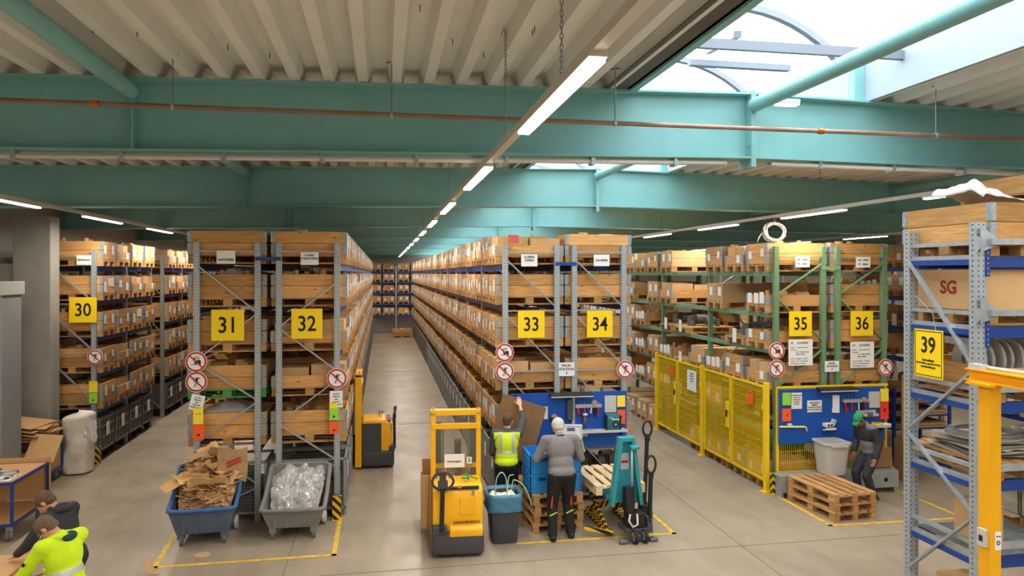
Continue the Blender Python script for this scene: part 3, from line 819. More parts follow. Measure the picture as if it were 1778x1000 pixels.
for k in range(4):
    for yy,nm,xo in ((16.6,'rack thirty',-6.48),(21.6,'the rack behind rack thirty',-6.53)):
        loc=(xo,yy+(k//2)*1.86+.0375+(k%2+.5)*.93,0); lab='dark plastic wheeled crate under %s, %s from the front'%(nm,ORD[k])
        if cr is None: cr=crate(); cr.location=loc; cr['label']=lab
        else: dup(cr,loc,0,lab)
for k in range(4):
    put([8,11][k%2],(mid(XR35),FY+5.4+.0375+(k//3)*2.7+(k%3+.5)*.9,0.001),0,'pallet stacked with cartons on the floor beyond the yellow gates, %s from the gate'%ORD[k],'floor pallets under rack thirty-five')
    put([0,3][k%2],(mid(XR35),FY+.49+k*.9,.0095),0,'wooden collar box on the floor behind the yellow gates, %s from the front'%ORD[k],'floor pallets under rack thirty-five')
put(0,(1.2,46.2,0),0,'wooden collar box on the floor at the far end of the wide aisle','floor box at the far end')
# black and yellow guards at the feet of the uprights
for (u,v,y,w_,lab) in ((585,893,FY-.13,.14,'black and yellow striped guard at the foot of rack thirty-two'),(1347,855,FY-.13,.16,'black and yellow striped guard at the corner of the yellow gates'),(1547,846,FY-.1,.16,'black and yellow striped guard at the right foot of rack thirty-six'),(168,805,16.5,.13,'black and yellow striped guard at the foot of rack thirty')):
    x=atY(u,v,y).x; g=thing('post_guard',lab,'guard',(x,y,0))
    MB().prism([(-w_/2,0),(w_/2,0),(w_/2,.05),(-w_/2,.05)],-.045,.0,'z') 
    b=MB(); b.bx(-w_/2,w_/2,-.05,-.02,0,.38); b.bx(-w_/2,-w_/2+.02,-.02,.06,0,.38); b.bx(w_/2-.02,w_/2,-.02,.06,0,.38)
    b.build('bumper',M_STRIPE,g); MB().bx(-w_/2-.01,w_/2+.01,-.055,.07,0,.012).build('base_plate',M_FENCE,g)
# ---------------------------------------------------------------- signs
def plate(u,v,wpx,Y,txt,label,name='number_sign'):
    p=atY(u,v,Y); t_=p.y*_c+p.x*_s; s=wpx*t_/F_PX
    t=thing(name,label,'sign',p)
    MB().bx(-s/2,s/2,-.004,.004,-s/2,s/2).build('plate',M_SIGN,t)
    text(txt,s*.72,M_BLACK,t,(0,-.006,-.01),bold=.012,sx=.86)
    return t
YS=FY-.02
for u,v,w_,n in ((395.5,564.5,54,31),(533,562,52,32),(922.5,563,47,33),(1041.5,562.5,46,34),(1389.8,562,43,35),(1496.5,561.5,43,36)):
    plate(u,v,w_,YS,str(n),'yellow square sign reading %s on the end of its rack'%SNUM[n])
plate(144,538,44,16.56,'30','yellow square sign reading thirty beside the concrete column')
def prohib(u,v,Y,kind,label,d=.34):
    p=atY(u,v,Y); t=thing('prohibition_sign',label,'sign',p)
    r=d/2
    MB().cyl((0,0,0),(0,.005,0),r,32).build('disc',M_WHITE,t)
    b=MB(); n=36
    vs=[(rr_*math.cos(2*PI*k/n),y,rr_*math.sin(2*PI*k/n)) for y in (-.004,0) for rr_ in (r*.78,r*.94) for k in range(n)]
    fs=[]
    for k in range(n):
        j=(k+1)%n; fs+=[(k,n+k,n+j,j),(2*n+k,2*n+j,3*n+j,3*n+k),(n+k,3*n+k,3*n+j,n+j),(k,j,2*n+j,2*n+k)]
    b._add(vs,fs); b.build('red_ring',M_RED,t)
    a=r*.58
    MB().bar((-a,-.004,a),(a,-.004,-a),.003,r*.13,(1,0,1)).build('red_slash',M_RED,t)
    b=MB(); q=r
    if kind=='fork':
        b.prism([(-.05*q,-.1*q),(.42*q,-.1*q),(.42*q,.12*q),(.18*q,.16*q),(-.05*q,.1*q)],-.002,0)
        b.bar((.3*q,-.001,.12*q),(.22*q,-.001,.5*q),.002,.04*q,(1,0,0)).bar((.22*q,-.001,.5*q),(-.06*q,-.001,.5*q),.002,.04*q,(0,0,1)).bar((-.06*q,-.001,.5*q),(-.1*q,-.001,-.1*q),.002,.05*q,(1,0,0))
        b.bar((-.14*q,-.001,.45*q),(-.14*q,-.001,-.3*q),.002,.05*q,(1,0,0)).bar((-.14*q,-.001,-.28*q),(-.5*q,-.001,-.28*q),.002,.05*q)
        for x in (0,.34): b.cyl((x*q,-.002,-.18*q),(x*q,0,-.18*q),.11*q,14)
        b.cyl((.1*q,-.002,.32*q),(.1*q,0,.32*q),.07*q,10)
    else:
        b.cyl((.05*q,-.002,.34*q),(.05*q,0,.34*q),.09*q,12)
        b.bar((.05*q,-.001,.26*q),(0,-.001,-.08*q),.002,.17*q,(1,0,0)).bar((0,-.001,-.05*q),(-.18*q,-.001,-.45*q),.002,.08*q,(1,0,0)).bar((.02*q,-.001,-.05*q),(.18*q,-.001,-.3*q),.002,.08*q,(1,0,0))
        b.bar((.06*q,-.001,.2*q),(.3*q,-.001,.36*q),.002,.06*q,(1,0,0)).bar((0,-.001,.18*q),(-.22*q,-.001,.3*q),.002,.06*q,(1,0,0))
        b.bar((-.36*q,-.001,.02*q),(.36*q,-.001,.02*q),.002,.03*q,(0,0,1)).bar((-.3*q,-.001,.4*q),(.34*q,-.001,.4*q),.002,.03*q,(0,0,1)).bar((-.3*q,-.001,-.45*q),(.1*q,-.001,-.45*q),.002,.03*q,(0,0,1))
    b.build('pictogram',M_BLACK,t)
YP=FY-.03
for u,v,k,l in ((340.5,628,'fork','round no-forklifts sign on the left post of rack thirty-one, upper of two'),(341,663,'climb','round no-climbing sign on the left post of rack thirty-one, below the forklift sign'),(585,657,'climb','round no-climbing sign on the right post of rack thirty-two'),
        (876.5,612,'fork','round no-forklifts sign on the left post of rack thirty-three'),(876.5,645,'climb','round no-climbing sign on the left post of rack thirty-three'),(1086,641,'climb','round no-climbing sign on the right post of rack thirty-four'),
        (1349,609,'fork','round no-forklifts sign on the left post of rack thirty-five'),(1349,640,'climb','round no-climbing sign on the left post of rack thirty-five'),(1538,638,'climb','round no-climbing sign on the right post of rack thirty-six')):
    prohib(u,v,YP,k,l,.33 if u<700 else .315)
prohib(165,620,16.55,'climb','round no-climbing sign on the post of rack thirty',.31)
def paper(u0,v0,u1,v1,Y,lines,label,material=None,name='paper_sign',size=None,cat='sign',rot=0,tcol=None,bold=.03,texts=None):
    a=atY(u0,v0,Y); b=atY(u1,v1,Y); c=(a+b)/2; w=abs(b.x-a.x); h=abs(a.z-b.z)
    t=thing(name,label,cat,c); t.rotation_euler=(0,rot,0)
    MB().bx(-w/2,w/2,-.0015,.0015,-h/2,h/2).build('sheet',material or M_WHITE,t)
    if lines:
        n=len(lines); lh=h*.8/n; mx=max(len(l) for l in lines)
        sz=size*h if size else min(lh*.95,w*.92/(mx*.62))
        for i,l in enumerate(lines):
            text(l,sz,tcol or M_BLACK,t,(0,-.003,h*.4-lh*(i+.5)),bold=bold,space=1.05)
    if texts:
        for s_,x_,z_,sz,m_,al in texts: text(s_,sz*h,m_,t,(x_*w,-.003,z_*h),bold=.015,align=al)
    return t
paper(376,435,408.5,458,YS,['','ANTRIEBE'],'white paper sign reading ANTRIEBE at the top of rack thirty-one')
paper(522,438,553,460,YS,['K-SERIE','STERNTÜREN',''],'white paper sign at the top of rack thirty-two with two lines of print')
paper(905,441.5,933,462.5,YS,['K-SERIE','STERN',''],'white paper sign at the top of rack thirty-three with two lines of print')
paper(1031,442,1058,462,YS,['','HG-SERIE',''],'white paper sign reading HG-SERIE at the top of rack thirty-four')
paper(1381,445,1406,464,YS,['HG - SERIE','FG - SERIE'],'white paper sign reading HG-SERIE and FG-SERIE at the top of rack thirty-five')
paper(1486,446,1511,464.5,YS,['HG - SERIE','ST - SERIE'],'white paper sign at the top of rack thirty-six with two lines of print')
paper(133,443,158.5,460,16.57,['','SPINDELN',''],'small white paper sign at the top of rack thirty')
paper(970,629.5,997.5,652.5,YS,['PACK-','STATION','2'],'white sign reading PACK-STATION two between racks thirty-three and thirty-four')
paper(1432,627,1457,645,YS,['PACK-','STATION','4'],'white sign reading PACK-STATION four between racks thirty-five and thirty-six')
def schaefer(u0,v0,u1,v1,label):
    paper(u0,v0,u1,v1,YS,None,label,texts=[('SSI',-.42,.36,.11,M_RED,'LEFT'),('SCHÄFER',-.14,.36,.11,M_BLACK,'LEFT'),('Regaltyp:        Palettenregal PR 600',-.42,.19,.05,M_INK,'LEFT'),('Belastungen:',-.42,.10,.05,M_INK,'LEFT'),
        ('max.  Fachlast  800 kg',-.2,.02,.06,M_BLACK,'LEFT'),('Feldlast  4000 kg',-.2,-.07,.055,M_BLACK,'LEFT'),('Auftr.-Nr. / Baujahr    4 712 001',-.42,-.24,.055,M_INK,'LEFT'),('Fachhöhe   740 mm  Bitte beachten',-.42,-.33,.05,M_INK,'LEFT'),('Beschädigungen sofort melden',-.42,-.42,.05,M_INK,'LEFT')])
schaefer(1369,589.5,1411,634,'white load notice with red and black heading below sign thirty-five')
schaefer(1476.5,593.5,1517.5,638,'white load notice with red and black heading below sign thirty-six')
T5=['ES WIRD','GEBETEN','DEN','GEHWEG','FREIZUHALTEN']
paper(330,686,354,712,YS-.02,T5,'tilted white notice on the left post of rack thirty-one',rot=.22)
paper(572.5,679,595,707,YS-.02,T5,'white notice on the right post of rack thirty-two')
def card(u0,v0,u1,v1,Y,m_,label,line=True):
    t=paper(u0,v0,u1,v1,Y,None,label,m_,'card_holder',cat='card holder')
    a=atY(u0,v0,Y); b=atY(u1,v1,Y); w=abs(b.x-a.x); h=abs(a.z-b.z)
    if line: MB().bx(-w*.3,w*.3,-.004,-.002,h*.34,h*.37).build('slot',M_BLACK,t)
    else: MB().cyl((0,-.004,-h*.2),(0,-.002,-h*.2),w*.12,10).build('print',M_BLACK,t)
card(335,708,353,716,YS-.03,M_YCARD,'narrow yellow card on the left post of rack thirty-one, above a larger one')
card(335.5,716,353,736,YS-.032,M_YCARD,'yellow card holder on the left post of rack thirty-one')
card(335.5,737,354,763,YS-.03,M_ORANGE,'orange card holder on the left post of rack thirty-one',False)
card(572,699,586,708.5,YS-.03,M_YCARD,'narrow yellow card on the right post of rack thirty-two')
card(572,709,588,729,YS-.032,M_LIME,'green card holder on the right post of rack thirty-two',False)
card(572,732,588,753,YS-.03,M_ORANGE,'orange card holder on the right post of rack thirty-two',False)
card(154.5,662,169,681,16.55,M_YCARD,'yellow card holder on the post of rack thirty')
card(154.5,682.5,169,700,16.55,M_LIME,'green card holder on the post of rack thirty',False)
# ---------------------------------------------------------------- yellow mesh gates
def gate_leaf(yA,yB,label,lock):
    t=thing('mesh_gate',label,'gate',(6.95,yA,0),group='yellow mesh gate leaves')
    Lg=yB-yA; z0,z1=.17,1.93
    f=MB().bx(-.02,.02,0,.04,z0,z1).bx(-.02,.02,Lg-.04,Lg,z0,z1).bx(-.02,.02,.04,Lg-.04,z0,z0+.04).bx(-.02,.02,.04,Lg-.04,z1-.04,z1)
    f.build('frame',M_FENCE,t)
    m=MB(); y=.07
    while y<Lg-.05: m.bx(-.003,.003,y-.003,y+.003,z0+.03,z1-.03); y+=.034
    z=z0+.12
    while z<z1: m.bx(-.006,-.001,.03,Lg-.03,z-.0028,z+.0028); z+=.15
    m.build('wire_mesh',M_FENCE,t)
    if lock:
        MB().prism([(Lg-.34 if lock>0 else .02,.86),(Lg-.02 if lock>0 else .34,.86),(Lg-.02 if lock>0 else .34,1.42),(Lg-.34 if lock>0 else .02,1.42)],-.024,-.02,'x') 
        yl=(Lg-.19) if lock>0 else .0
        MB().bx(-.03,.0,yl,yl+.19,.86,1.4).build('lock_plate',M_FENCE,t,bev=.01)
        h=MB().bx(-.05,-.03,yl+.11,yl+.14,1.08,1.22).bar((-.055,yl+.12,1.2),(-.055,yl+.02,1.2),.018,.018); h.build('handle',M_BLKP,t)
    return t
for yA,yB,l,lk in ((12.37,13.66,'yellow mesh gate leaf nearest the pack station',0),(13.69,14.93,'yellow mesh gate leaf with a lock, second from the pack station',-1),(15.07,16.36,'yellow mesh gate leaf with the white notice, third from the pack station',0),(16.39,17.64,'yellow mesh gate leaf farthest along the aisle, carrying an orange card',-1)):
    gate_leaf(yA,yB,l,lk)
for y,h,l in ((12.3,2.0,'thick yellow gate post at the corner of the pack station'),(15.0,1.98,'yellow gate post between the two pairs of mesh gates'),(17.7,1.98,'yellow gate post at the far end of the mesh gates')):
    t=thing('gate_post',l,'post',(6.94,y,0))
    MB().bx(-.04,.04,-.05,.05,0,h).build('post',M_FENCE,t,bev=.006); MB().bx(-.1,.08,-.08,.08,0,.012).build('base_plate',M_FENCE,t)
    for z in (.5,1.5): MB().cyl((-.045,.055,z),(-.045,.055,z+.1),.014,8).build('hinge',M_FENCE,t)
def side_paper(u,v,w,h,m_,label,lines,name='paper_sign'):
    p=atX(u,v,6.915); t=thing(name,label,'sign',p,-PI/2)
    MB().bx(-w/2,w/2,-.0015,.0015,-h/2,h/2).build('sheet',m_,t)
    for i,l in enumerate(lines): text(l,h*.1,M_INK,t,(0,-.003,h*.36-i*h*.13),bold=.02)
side_paper(1201,661,.5,.46,M_WHITE,'white notice on the mesh gate, third leaf from the pack station',['Anweisung','Zutritt nur','für befugte','Personen'])
side_paper(1166,644,.22,.22,M_ORANGE,'orange card on the far mesh gate leaf',['Achtung'])
side_paper(1303,690,.2,.26,M_ORANGE,'orange card on the mesh gate leaf nearest the pack station',['Achtung'])
# coloured goods behind the gates
for y,x,c,l in ((13.1,7.75,(60,150,70),'green crate behind the mesh gates, near the middle post'),(14.2,7.7,(216,90,60),'red crate behind the mesh gates'),(15.6,7.75,(70,140,80),'dark green crate behind the far mesh gates')):
    k=thing('goods_crate',l,'crate',(x+.0,y+.05,.58))
    b=MB().bx(-.3,.3,-.3,.3,0,.36); b.build('body',mat('goods_%d_%d'%(c[0],c[1]),c,.5),k,bev=.02); MB().bx(-.31,.31,-.31,.31,.33,.36).build('rim',mat('goods_%d_%d'%(c[0],c[1]),c,.5),k)

# the green pallet and loose film on rack thirty-one
for o in [o for o in SC.objects if o.get('label','').endswith('second shelf of rack thirty-one, first from front')]:
    for ch in o.children:
        if ch.name.startswith('pallet'):
            ch.data=ch.data.copy(); ch.data.materials[0]=mat('green_pallet_paint',(70,150,80),.6); ch['label']='green painted pallet'
def film_tuft(c,w,d,h,label,seed):
    o=MB().grid(lambda u,v:Vector((c[0]+(u-.5)*w,c[1]+(v-.5)*d,c[2]+h*math.sin(PI*min(1,max(0,u)))**.6*math.sin(PI*v)**.6*(.7+.5*noise.noise((u*4+seed,v*4,seed))))),26,18).build('plastic_film',M_FILM); tag(o,label,'plastic film')
film_tuft((-2.43,FY+.40,LV[0]+.53),.9,.5,.2,'grey plastic film bulging from the lowest box of rack thirty-one',3)
film_tuft((-2.40,FY+.35,LV[3]+.53),.34,.3,.14,'white film tuft on the fourth shelf box of rack thirty-one',8)
# ---------------------------------------------------------------- stackers
def stacker(label,loc,rz,forks):
    t=thing('pallet_stacker',label,'pallet stacker',loc,rz)
    ch=MB().bx(-.37,.37,-.46,.2,.03,.36).build('chassis',M_DGREY,t,bev=.06,seg=4); smooth_by_angle(ch)
    cv=MB().prism([(-.40,.34),(.19,.34),(.19,1.0),(-.27,1.0),(-.36,.93),(-.41,.7)],-.355,.355,'x').build('cover',M_MACH,t,bev=.045,seg=4,fixn=True); smooth_by_angle(cv)
    b=MB().prism([(-.47,.30),(-.38,.30),(-.38,.47),(-.43,.45),(-.47,.40)],-.12,.35,'x').build('kick_cover',M_MACH,t,bev=.02,seg=3); smooth_by_angle(b)
    b=MB().bx(-.365,-.15,-.475,-.34,.33,.47).build('tiller_mount',M_DGREY,t,bev=.03,seg=3)
    for s in (-1,1):
        MB().bx(min(s*.352,s*.364),max(s*.352,s*.364),-.2,.19,.1,.93).build('side_panel',M_DGREY,t,bev=.004)
        MB().cyl((s*.3-.03,-.1,.06),(s*.3+.03,-.1,.06),.06,16).build('wheel',M_RUB,t)
    MB().bx(-.29,.3,-.378,-.30,.945,.972).build('control_slot',M_BLKP,t)
    MB().bx(0,.05,-.385,-.31,.962,.982).build('red_switch',M_ORANGE,t)
    MB().bx(.03,.25,-.4205,-.40,.6,.84).build('service_hatch',M_MACH,t,bev=.006)
    MB().bx(.2,.235,-.402,-.385,.86,.93).build('sticker',mat('grey_green_sticker',(120,150,130),.5),t)
    text('JUNGHEINRICH',.052,mat('brand_print',(90,30,14),.5),t,(.12,-.445,.50),rot=(PI/2-.06,0,0),bold=.04)
    arm=MB().bar((-.23,-.47,.38),(-.215,-.46,1.08),.062,.055,(0,1,0)).build('tiller_arm',M_BLKP,t,bev=.012)
    hd=MB().tube([(-.215+.15*math.cos(a)*(1 if math.sin(a)<.2 else .92),-.47-.03*math.sin(a),1.10+.135*math.sin(a)) for a in [2*PI*k/24 for k in range(24)]],.019,8,True)
    hd.bx(-.285,-.145,-.5,-.44,1.0,1.1); hd.bx(-.26,-.17,-.49,-.45,1.08,1.235)
    h=hd.build('tiller_head',M_DGREY,t); smooth_by_angle(h)
    MB().bx(-.24,-.19,-.498,-.47,1.2,1.255).build('emergency_button',M_RED,t,bev=.01)
    for x in (-.315,-.115): MB().cyl((x-.02,-.475,1.16),(x+.02,-.475,1.16),.024,8).build('turquoise_grip',M_TEALM,t)
    for s in (-1,1):
        MB().bx(min(s*.30,s*.375),max(s*.30,s*.375),.2,.33,.04,1.93).build('mast_upright',M_MACH,t,bev=.008)
        MB().bx(min(s*.215,s*.295),max(s*.215,s*.295),.22,.32,.1,1.78).build('inner_rail',M_DGREY,t)
        MB().cyl((s*.19,.26,.2),(s*.19,.26,1.74),.012,8).build('lift_rod',M_CHAIN,t)
        MB().cyl((s*.33,.24,1.955),(s*.33,.24,1.99),.02,8).build('roller_bolt',M_GALV,t)
    MB().bx(-.375,.375,.2,.33,1.88,1.965).build('mast_crosshead',M_MACH,t,bev=.008)
    MB().bx(-.36,.36,.185,.24,1.68,1.765).build('mast_crossbar',M_MACH,t,bev=.008)
    MB().bx(-.3,.3,.2,.24,1.1,1.17).build('carriage_bar',M_MACH,t)
    MB().cyl((.03,.27,.9),(.03,.27,1.42),.05,14).cyl((-.02,.27,1.46),(.08,.27,1.46),.062,14).build('chain_pulley',M_BLKP,t)
    MB().bx(-.29,.29,.192,.197,1.0,1.68).build('clear_screen',M_CLEAR,t)
    b=MB(); b.tube([(.12+.05*math.cos(a),-.2+.05*math.sin(a),1.03+.008*a) for a in [k*.5 for k in range(18)]]+[(.3,-.15,1.02)],.011,6)
    b.build('green_cable',mat('green_cable',(40,150,70),.5),t,smooth=True)
    if forks:
        for s in (-1,1): MB().prism([(.33,.06),(1.42,.07),(1.46,.09),(1.42,.12),(.39,.12),(.39,.75),(.33,.75)],s*.22-.06,s*.22+.06,'x').build('fork',M_BLKP,t)
        t2=MB().bx(-.17,.13,.180,.184,1.11,1.31).build('notice',M_WHITE,t); text('Wareneingang 1',.034,M_BLACK,t2,(-.02,.178,1.2),bold=.03)
        t2=MB().bx(.165,.235,.180,.184,1.16,1.26).build('notice',M_WHITE,t); text('5',.07,M_BLACK,t2,(.2,.178,1.21),bold=.03)
    else:
        for s in (-1,1): MB().prism([(.33,.06),(.40,.06),(.40,.6),(.33,.6)],s*.22-.06,s*.22+.06,'x').build('fork',M_BLKP,t)
        text('JUNGHEINRICH',.075,MATS['brand_print'],t,(.377,.265,1.45),rot=(PI/2,-PI/2,PI/2),bold=.03)
    return t
SKL=(1.07,10.62)
stacker('yellow electric pallet stacker in front, with a white notice behind its tiller',(SKL[0],SKL[1],0),-.05,True)
stacker('yellow electric pallet stacker parked side-on in the aisle by rack thirty-two',(-.22,15.5,0),PI/2,False)
k=thing('wooden_crate','open brown wooden crate on the forks of the front stacker','crate',(1.02,11.45,.135),-.05)
for nm,bb in (('side_panel',(-.43,-.405,-.4,.4,0,.86)),('side_panel',(.3,.325,-.4,.4,0,.86)),('end_panel',(-.405,.3,-.4,-.375,0,.8)),('end_panel',(-.405,.3,.375,.4,0,.86)),('divider',(-.06,-.04,-.375,.375,0.02,.84)),('base',(-.405,.3,-.375,.375,0,.02))):
    MB().bx(*bb).build(nm,M_CARD,k)
# ---------------------------------------------------------------- tipping bins
def tip_bin(label,loc,rz,zf,zb,rimm,bodym):
    t=thing('tipping_bin',label,'bin',loc,rz)
    hx,hy=.46,.47
    def rim(f,i=0): 
        return [(-hx+i,-hy+i,zf+f),(hx-i,-hy+i,zf+f),(hx-i,-.05,zf+.12+f),(hx-i,hy-i,zb+f),(-hx+i,hy-i,zb+f),(-hx+i,-.05,zf+.12+f)]
    bot=[(-.36,-.38,.17),(.36,-.38,.17),(.37,0,.17),(.37,.40,.17),(-.37,.40,.17),(-.37,0,.17)]
    inb=[(x*.92,y*.92,.2) for x,y,z in bot]
    o=rim(0); n6=rim(.0,.03)
    b=MB(); vs=bot+o+n6+inb; fs=[tuple(range(5,-1,-1)),tuple(range(18,24))]
    for r in range(3):
        for k in range(6):
            j=(k+1)%6; fs.append((r*6+k,r*6+j,(r+1)*6+j,(r+1)*6+k))
    b._add(vs,fs); b.build('tub',bodym,t,bev=.012,fixn=True)
    pts=rim(0); P=[]
    for k in range(6):
        p,q=Vector(pts[k]),Vector(pts[(k+1)%6])
        for s in (.08,.3,.5,.7,.92): P.append(p.lerp(q,s))
    r_=MB().tube(P,.034,8,True).build('rim',rimm,t,smooth=True)
    for x in (-.26,-.09,.09,.26): MB().prism([(-.375,.19),(-.445,zf-.03),(-.455,zf-.03),(-.40,.19)],x-.03,x+.03,'x').build('rib',bodym,t)
    for x in (-.3,.3):
        MB().bx(x-.05,x+.05,-.38,-.28,.1,.18).build('caster_bracket',bodym,t)
        MB().cyl((x-.02,-.33,.07),(x+.02,-.33,.07),.07,14).build('caster_wheel',M_TYRE,t)
        MB().cyl((x+(.09 if x>0 else -.09)-.025,.28,.1),(x+(.09 if x>0 else -.09)+.025,.28,.1),.1,18).build('wheel',M_LTGREY,t)
    MB().cyl((-.38,.28,.1),(.38,.28,.1),.015,8).build('axle',M_GALV,t)
    return t
BB=(-2.63,11.70); GB=(-1.31,11.72)
tip_bin('blue wheeled tipping bin heaped with torn cardboard',(BB[0],BB[1],0),0.06,.54,1.0,M_BINB,M_BINBB)
tip_bin('grey wheeled tipping bin filled with clear plastic film',(GB[0],GB[1],0),-.03,.46,.92,M_BING,M_BING)
def sheet_piece(b,c,w,l,M,fold,rr,t=.006):
    """bent torn card: two flaps about a crease, ragged edge"""
    n=5
    def P(i,j,up):
        x=(i/(n-1)-.5)*w; y=(j/(n-1)-.5)*l
        if i in (0,n-1): x+=rr.uniform(-.03,.03)
        if j in (0,n-1): y+=rr.uniform(-.03,.03)
        z=abs(y)*math.tan(fold)+.012*math.sin(7*x+5*y)
        return Vector((x,y,z))
    top=[P(i,j,0) for j in range(n) for i in range(n)]
    vs=[Vector(c)+M@p for p in top]+[Vector(c)+M@(p-Vector((0,0,t))) for p in top]
    fs=[];N=n*n
    for j in range(n-1):
        for i in range(n-1):
            a=j*n+i; fs+=[(a,a+1,a+n+1,a+n),(N+a,N+a+n,N+a+n+1,N+a+1)]
    ed=[i for i in range(n)]+[j*n+n-1 for j in range(1,n)]+[(n-1)*n+i for i in range(n-2,-1,-1)]+[j*n for j in range(n-2,0,-1)]
    for k in range(len(ed)):
        a,c2=ed[k],ed[(k+1)%len(ed)]; fs.append((a,N+a,N+c2,c2))
    b._add(vs,fs)
rr=random.Random(31)
b=MB()
def mound(x,y): # heap height inside the blue bin
    f=max(0,1-(x/.44)**2)*.22+.78
    s=(y+.45)/.9
    return (.36+.88*min(1,max(0,s))**.75)*f if s>0 else .36
b.grid(lambda u,v:(lambda z:Vector(((u-.5)*(.66+.20*min(1,max(0,z-.3)*2)),(v-.5)*.74,z)))(max(.25,mound((u-.5)*.8,(v-.5)*.86)*.9+.03*noise.noise((u*9,v*9,2)))),26,26)
for i in range(120):
    x=rr.uniform(-.42,.42); y=rr.uniform(-.40,.40); z=mound(x,y)+rr.uniform(-.05,.05)
    M=Matrix.Rotation(rr.uniform(0,6.3),3,'Z')@Matrix.Rotation(rr.uniform(-.75,.75),3,'X')@Matrix.Rotation(rr.uniform(-.4,.4),3,'Y')
    e=.32 if z>.75 else .2
    if z<.74: x*=.68; y=max(y,-.22)
    sheet_piece(b,(x*.92,y,z),rr.uniform(.16,e+.14),rr.uniform(.12,e+.02),M,rr.uniform(-.4,.6),rr)
o=b.build('cardboard_scraps',M_CARD2); o.location=(BB[0],BB[1],0); o.rotation_euler=(0,0,.06); tag(o,'heap of torn cardboard scraps filling the blue tipping bin','cardboard scraps',kind='stuff')
def flap(c,w,l,rx,ry,rz,label,fold=.15,seed=1,m_=None):
    b=MB(); M=Matrix.Rotation(rz,3,'Z')@Matrix.Rotation(ry,3,'Y')@Matrix.Rotation(rx,3,'X')
    sheet_piece(b,(0,0,0),w,l,M,fold,random.Random(seed)); o=b.build('cardboard_piece',m_ or M_CARD); o.location=c
    return tag(o,label,'cardboard')
flap((BB[0]+.34,BB[1]+.12,1.06),.42,.5,PI/2,.12,.2,'upright cardboard piece with red print at the side of the blue bin',.08,5)
rb=MB()
for i in range(2): rb.bar((BB[0]+.27,BB[1]+.085,1.02+.05*i),(BB[0]+.47,BB[1]+.125,1.1+.05*i),.004,.026,(0,0,1))
o=rb.build('red_print_band',M_RED,bpy.data.objects['cardboard_piece']); o.matrix_parent_inverse=Matrix.Translation(-Vector(bpy.data.objects['cardboard_piece'].location))
flap((BB[0]-.40,BB[1]-.05,.87),.5,.3,.1,-.45,.5,'flat yellowish cardboard piece hanging over the rim of the blue bin',.1,6,mat('yellow_card_board',(214,170,104),.85))
flap((BB[0]-.22,BB[1]+.10,1.16),.42,.34,.2,-.3,-.4,'large cardboard piece on top of the heap in the blue bin',.2,8)
flap((BB[0]+.08,BB[1]-.22,.86),.5,.2,-.6,.1,.2,'long folded cardboard strip across the heap in the blue bin',.5,9)
rr=random.Random(5)
def fmound(u,v):
    x=(u-.5)*.8; y=(v-.5)*.76; s=v
    z=.36+.56*s**.7*(1-.28*(2*u-1)**2)+.11*noise.noise((u*5,v*5,1))+.05*noise.noise((u*13,v*13,5))+.014*noise.noise((u*40,v*40,8))
    return Vector((x*(.80+.25*min(1,max(0,z-.3)*2))+.03*noise.noise((u*15,v*15,9)),y+.03*noise.noise((u*15,v*15,4)),max(.26,z)))
b=MB().grid(fmound,70,70)
for i in range(14):
    c=Vector((rr.uniform(-.27,.27),rr.uniform(-.22,.30),0)); c.z=.48+.5*(c.y+.3)
    q=rr.uniform(.08,.14); sd=rr.uniform(0,50)
    def pf(u,v,c=c,q=q,sd=sd):
        a=2*PI*u; e=PI*v; d=Vector((math.sin(e)*math.cos(a),math.sin(e)*math.sin(a),math.cos(e)))
        return c+d*q*(1+.5*noise.noise(d*2.0+Vector((sd,0,0)))+.2*noise.noise(d*6+Vector((0,sd,0))))
    b.grid(pf,18,12,True)
o=b.build('plastic_film',M_FILM); o.location=(GB[0],GB[1],0); tag(o,'crumpled clear plastic film heaped in the grey tipping bin','plastic film',kind='stuff')
for p in o.data.polygons: p.use_smooth=(p.index%3!=0)
b=MB(); b.cyl((-2.52,10.93,.0),(-2.52,10.93,.006),.11,14); o=b.build('cardboard_piece',M_CARD); tag(o,'small flat cardboard scrap on the floor before the blue bin','cardboard')
flap((-3.03,10.3,.055),.14,.26,.4,.3,.7,'crumpled cardboard scrap on the floor at the corner of the yellow line',.5,12)
# ---------------------------------------------------------------- waste bin
t=thing('waste_bin','dark grey waste bin lined with a blue bag, beside the front stacker','bin',(1.79,10.78,0))
def sq(r,z,n=32,e=.28,wav=0):
    out=[]
    for k in range(n):
        a=2*PI*k/n; c_,s_=math.cos(a),math.sin(a)
        m_=1/((abs(c_)**(2/e)+abs(s_)**(2/e))**(e/2))
        q=r*m_*(1+wav*math.sin(a*7+z*40)); out.append((q*c_,q*s_,z))
    return out
def rings(rs,cap0=False,cap1=False):
    b=MB(); n=len(rs[0]); vs=[p for r in rs for p in r]; fs=[(i*n+k,i*n+(k+1)%n,(i+1)*n+(k+1)%n,(i+1)*n+k) for i in range(len(rs)-1) for k in range(n)]
    if cap0: fs.append(tuple(range(n-1,-1,-1)))
    if cap1: fs.append(tuple(range((len(rs)-1)*n,len(rs)*n)))
    b._add(vs,fs); return b
o=rings([sq(.185,0),sq(.195,.02),sq(.24,.70),sq(.225,.70),sq(.18,.04)],True,True).build('body',M_DGREY,t); smooth_by_angle(o)
rr=random.Random(3)
M_BAG=mat('blue_bag',(66,122,150),.3,spec=.6)
o=rings([sq(.262+.012*math.sin(i*2.1),.48+.0*i,64,.4,.03) if i==0 else sq([.262,.27,.262,.268,.275,.262,.235,.225][i],[.46,.52,.58,.63,.69,.745,.735,.62][i],64,.38,[.04,.05,.03,.035,.025,.03,.02,.02][i]) for i in range(8)]).build('bag',M_BAG,t,smooth=True)
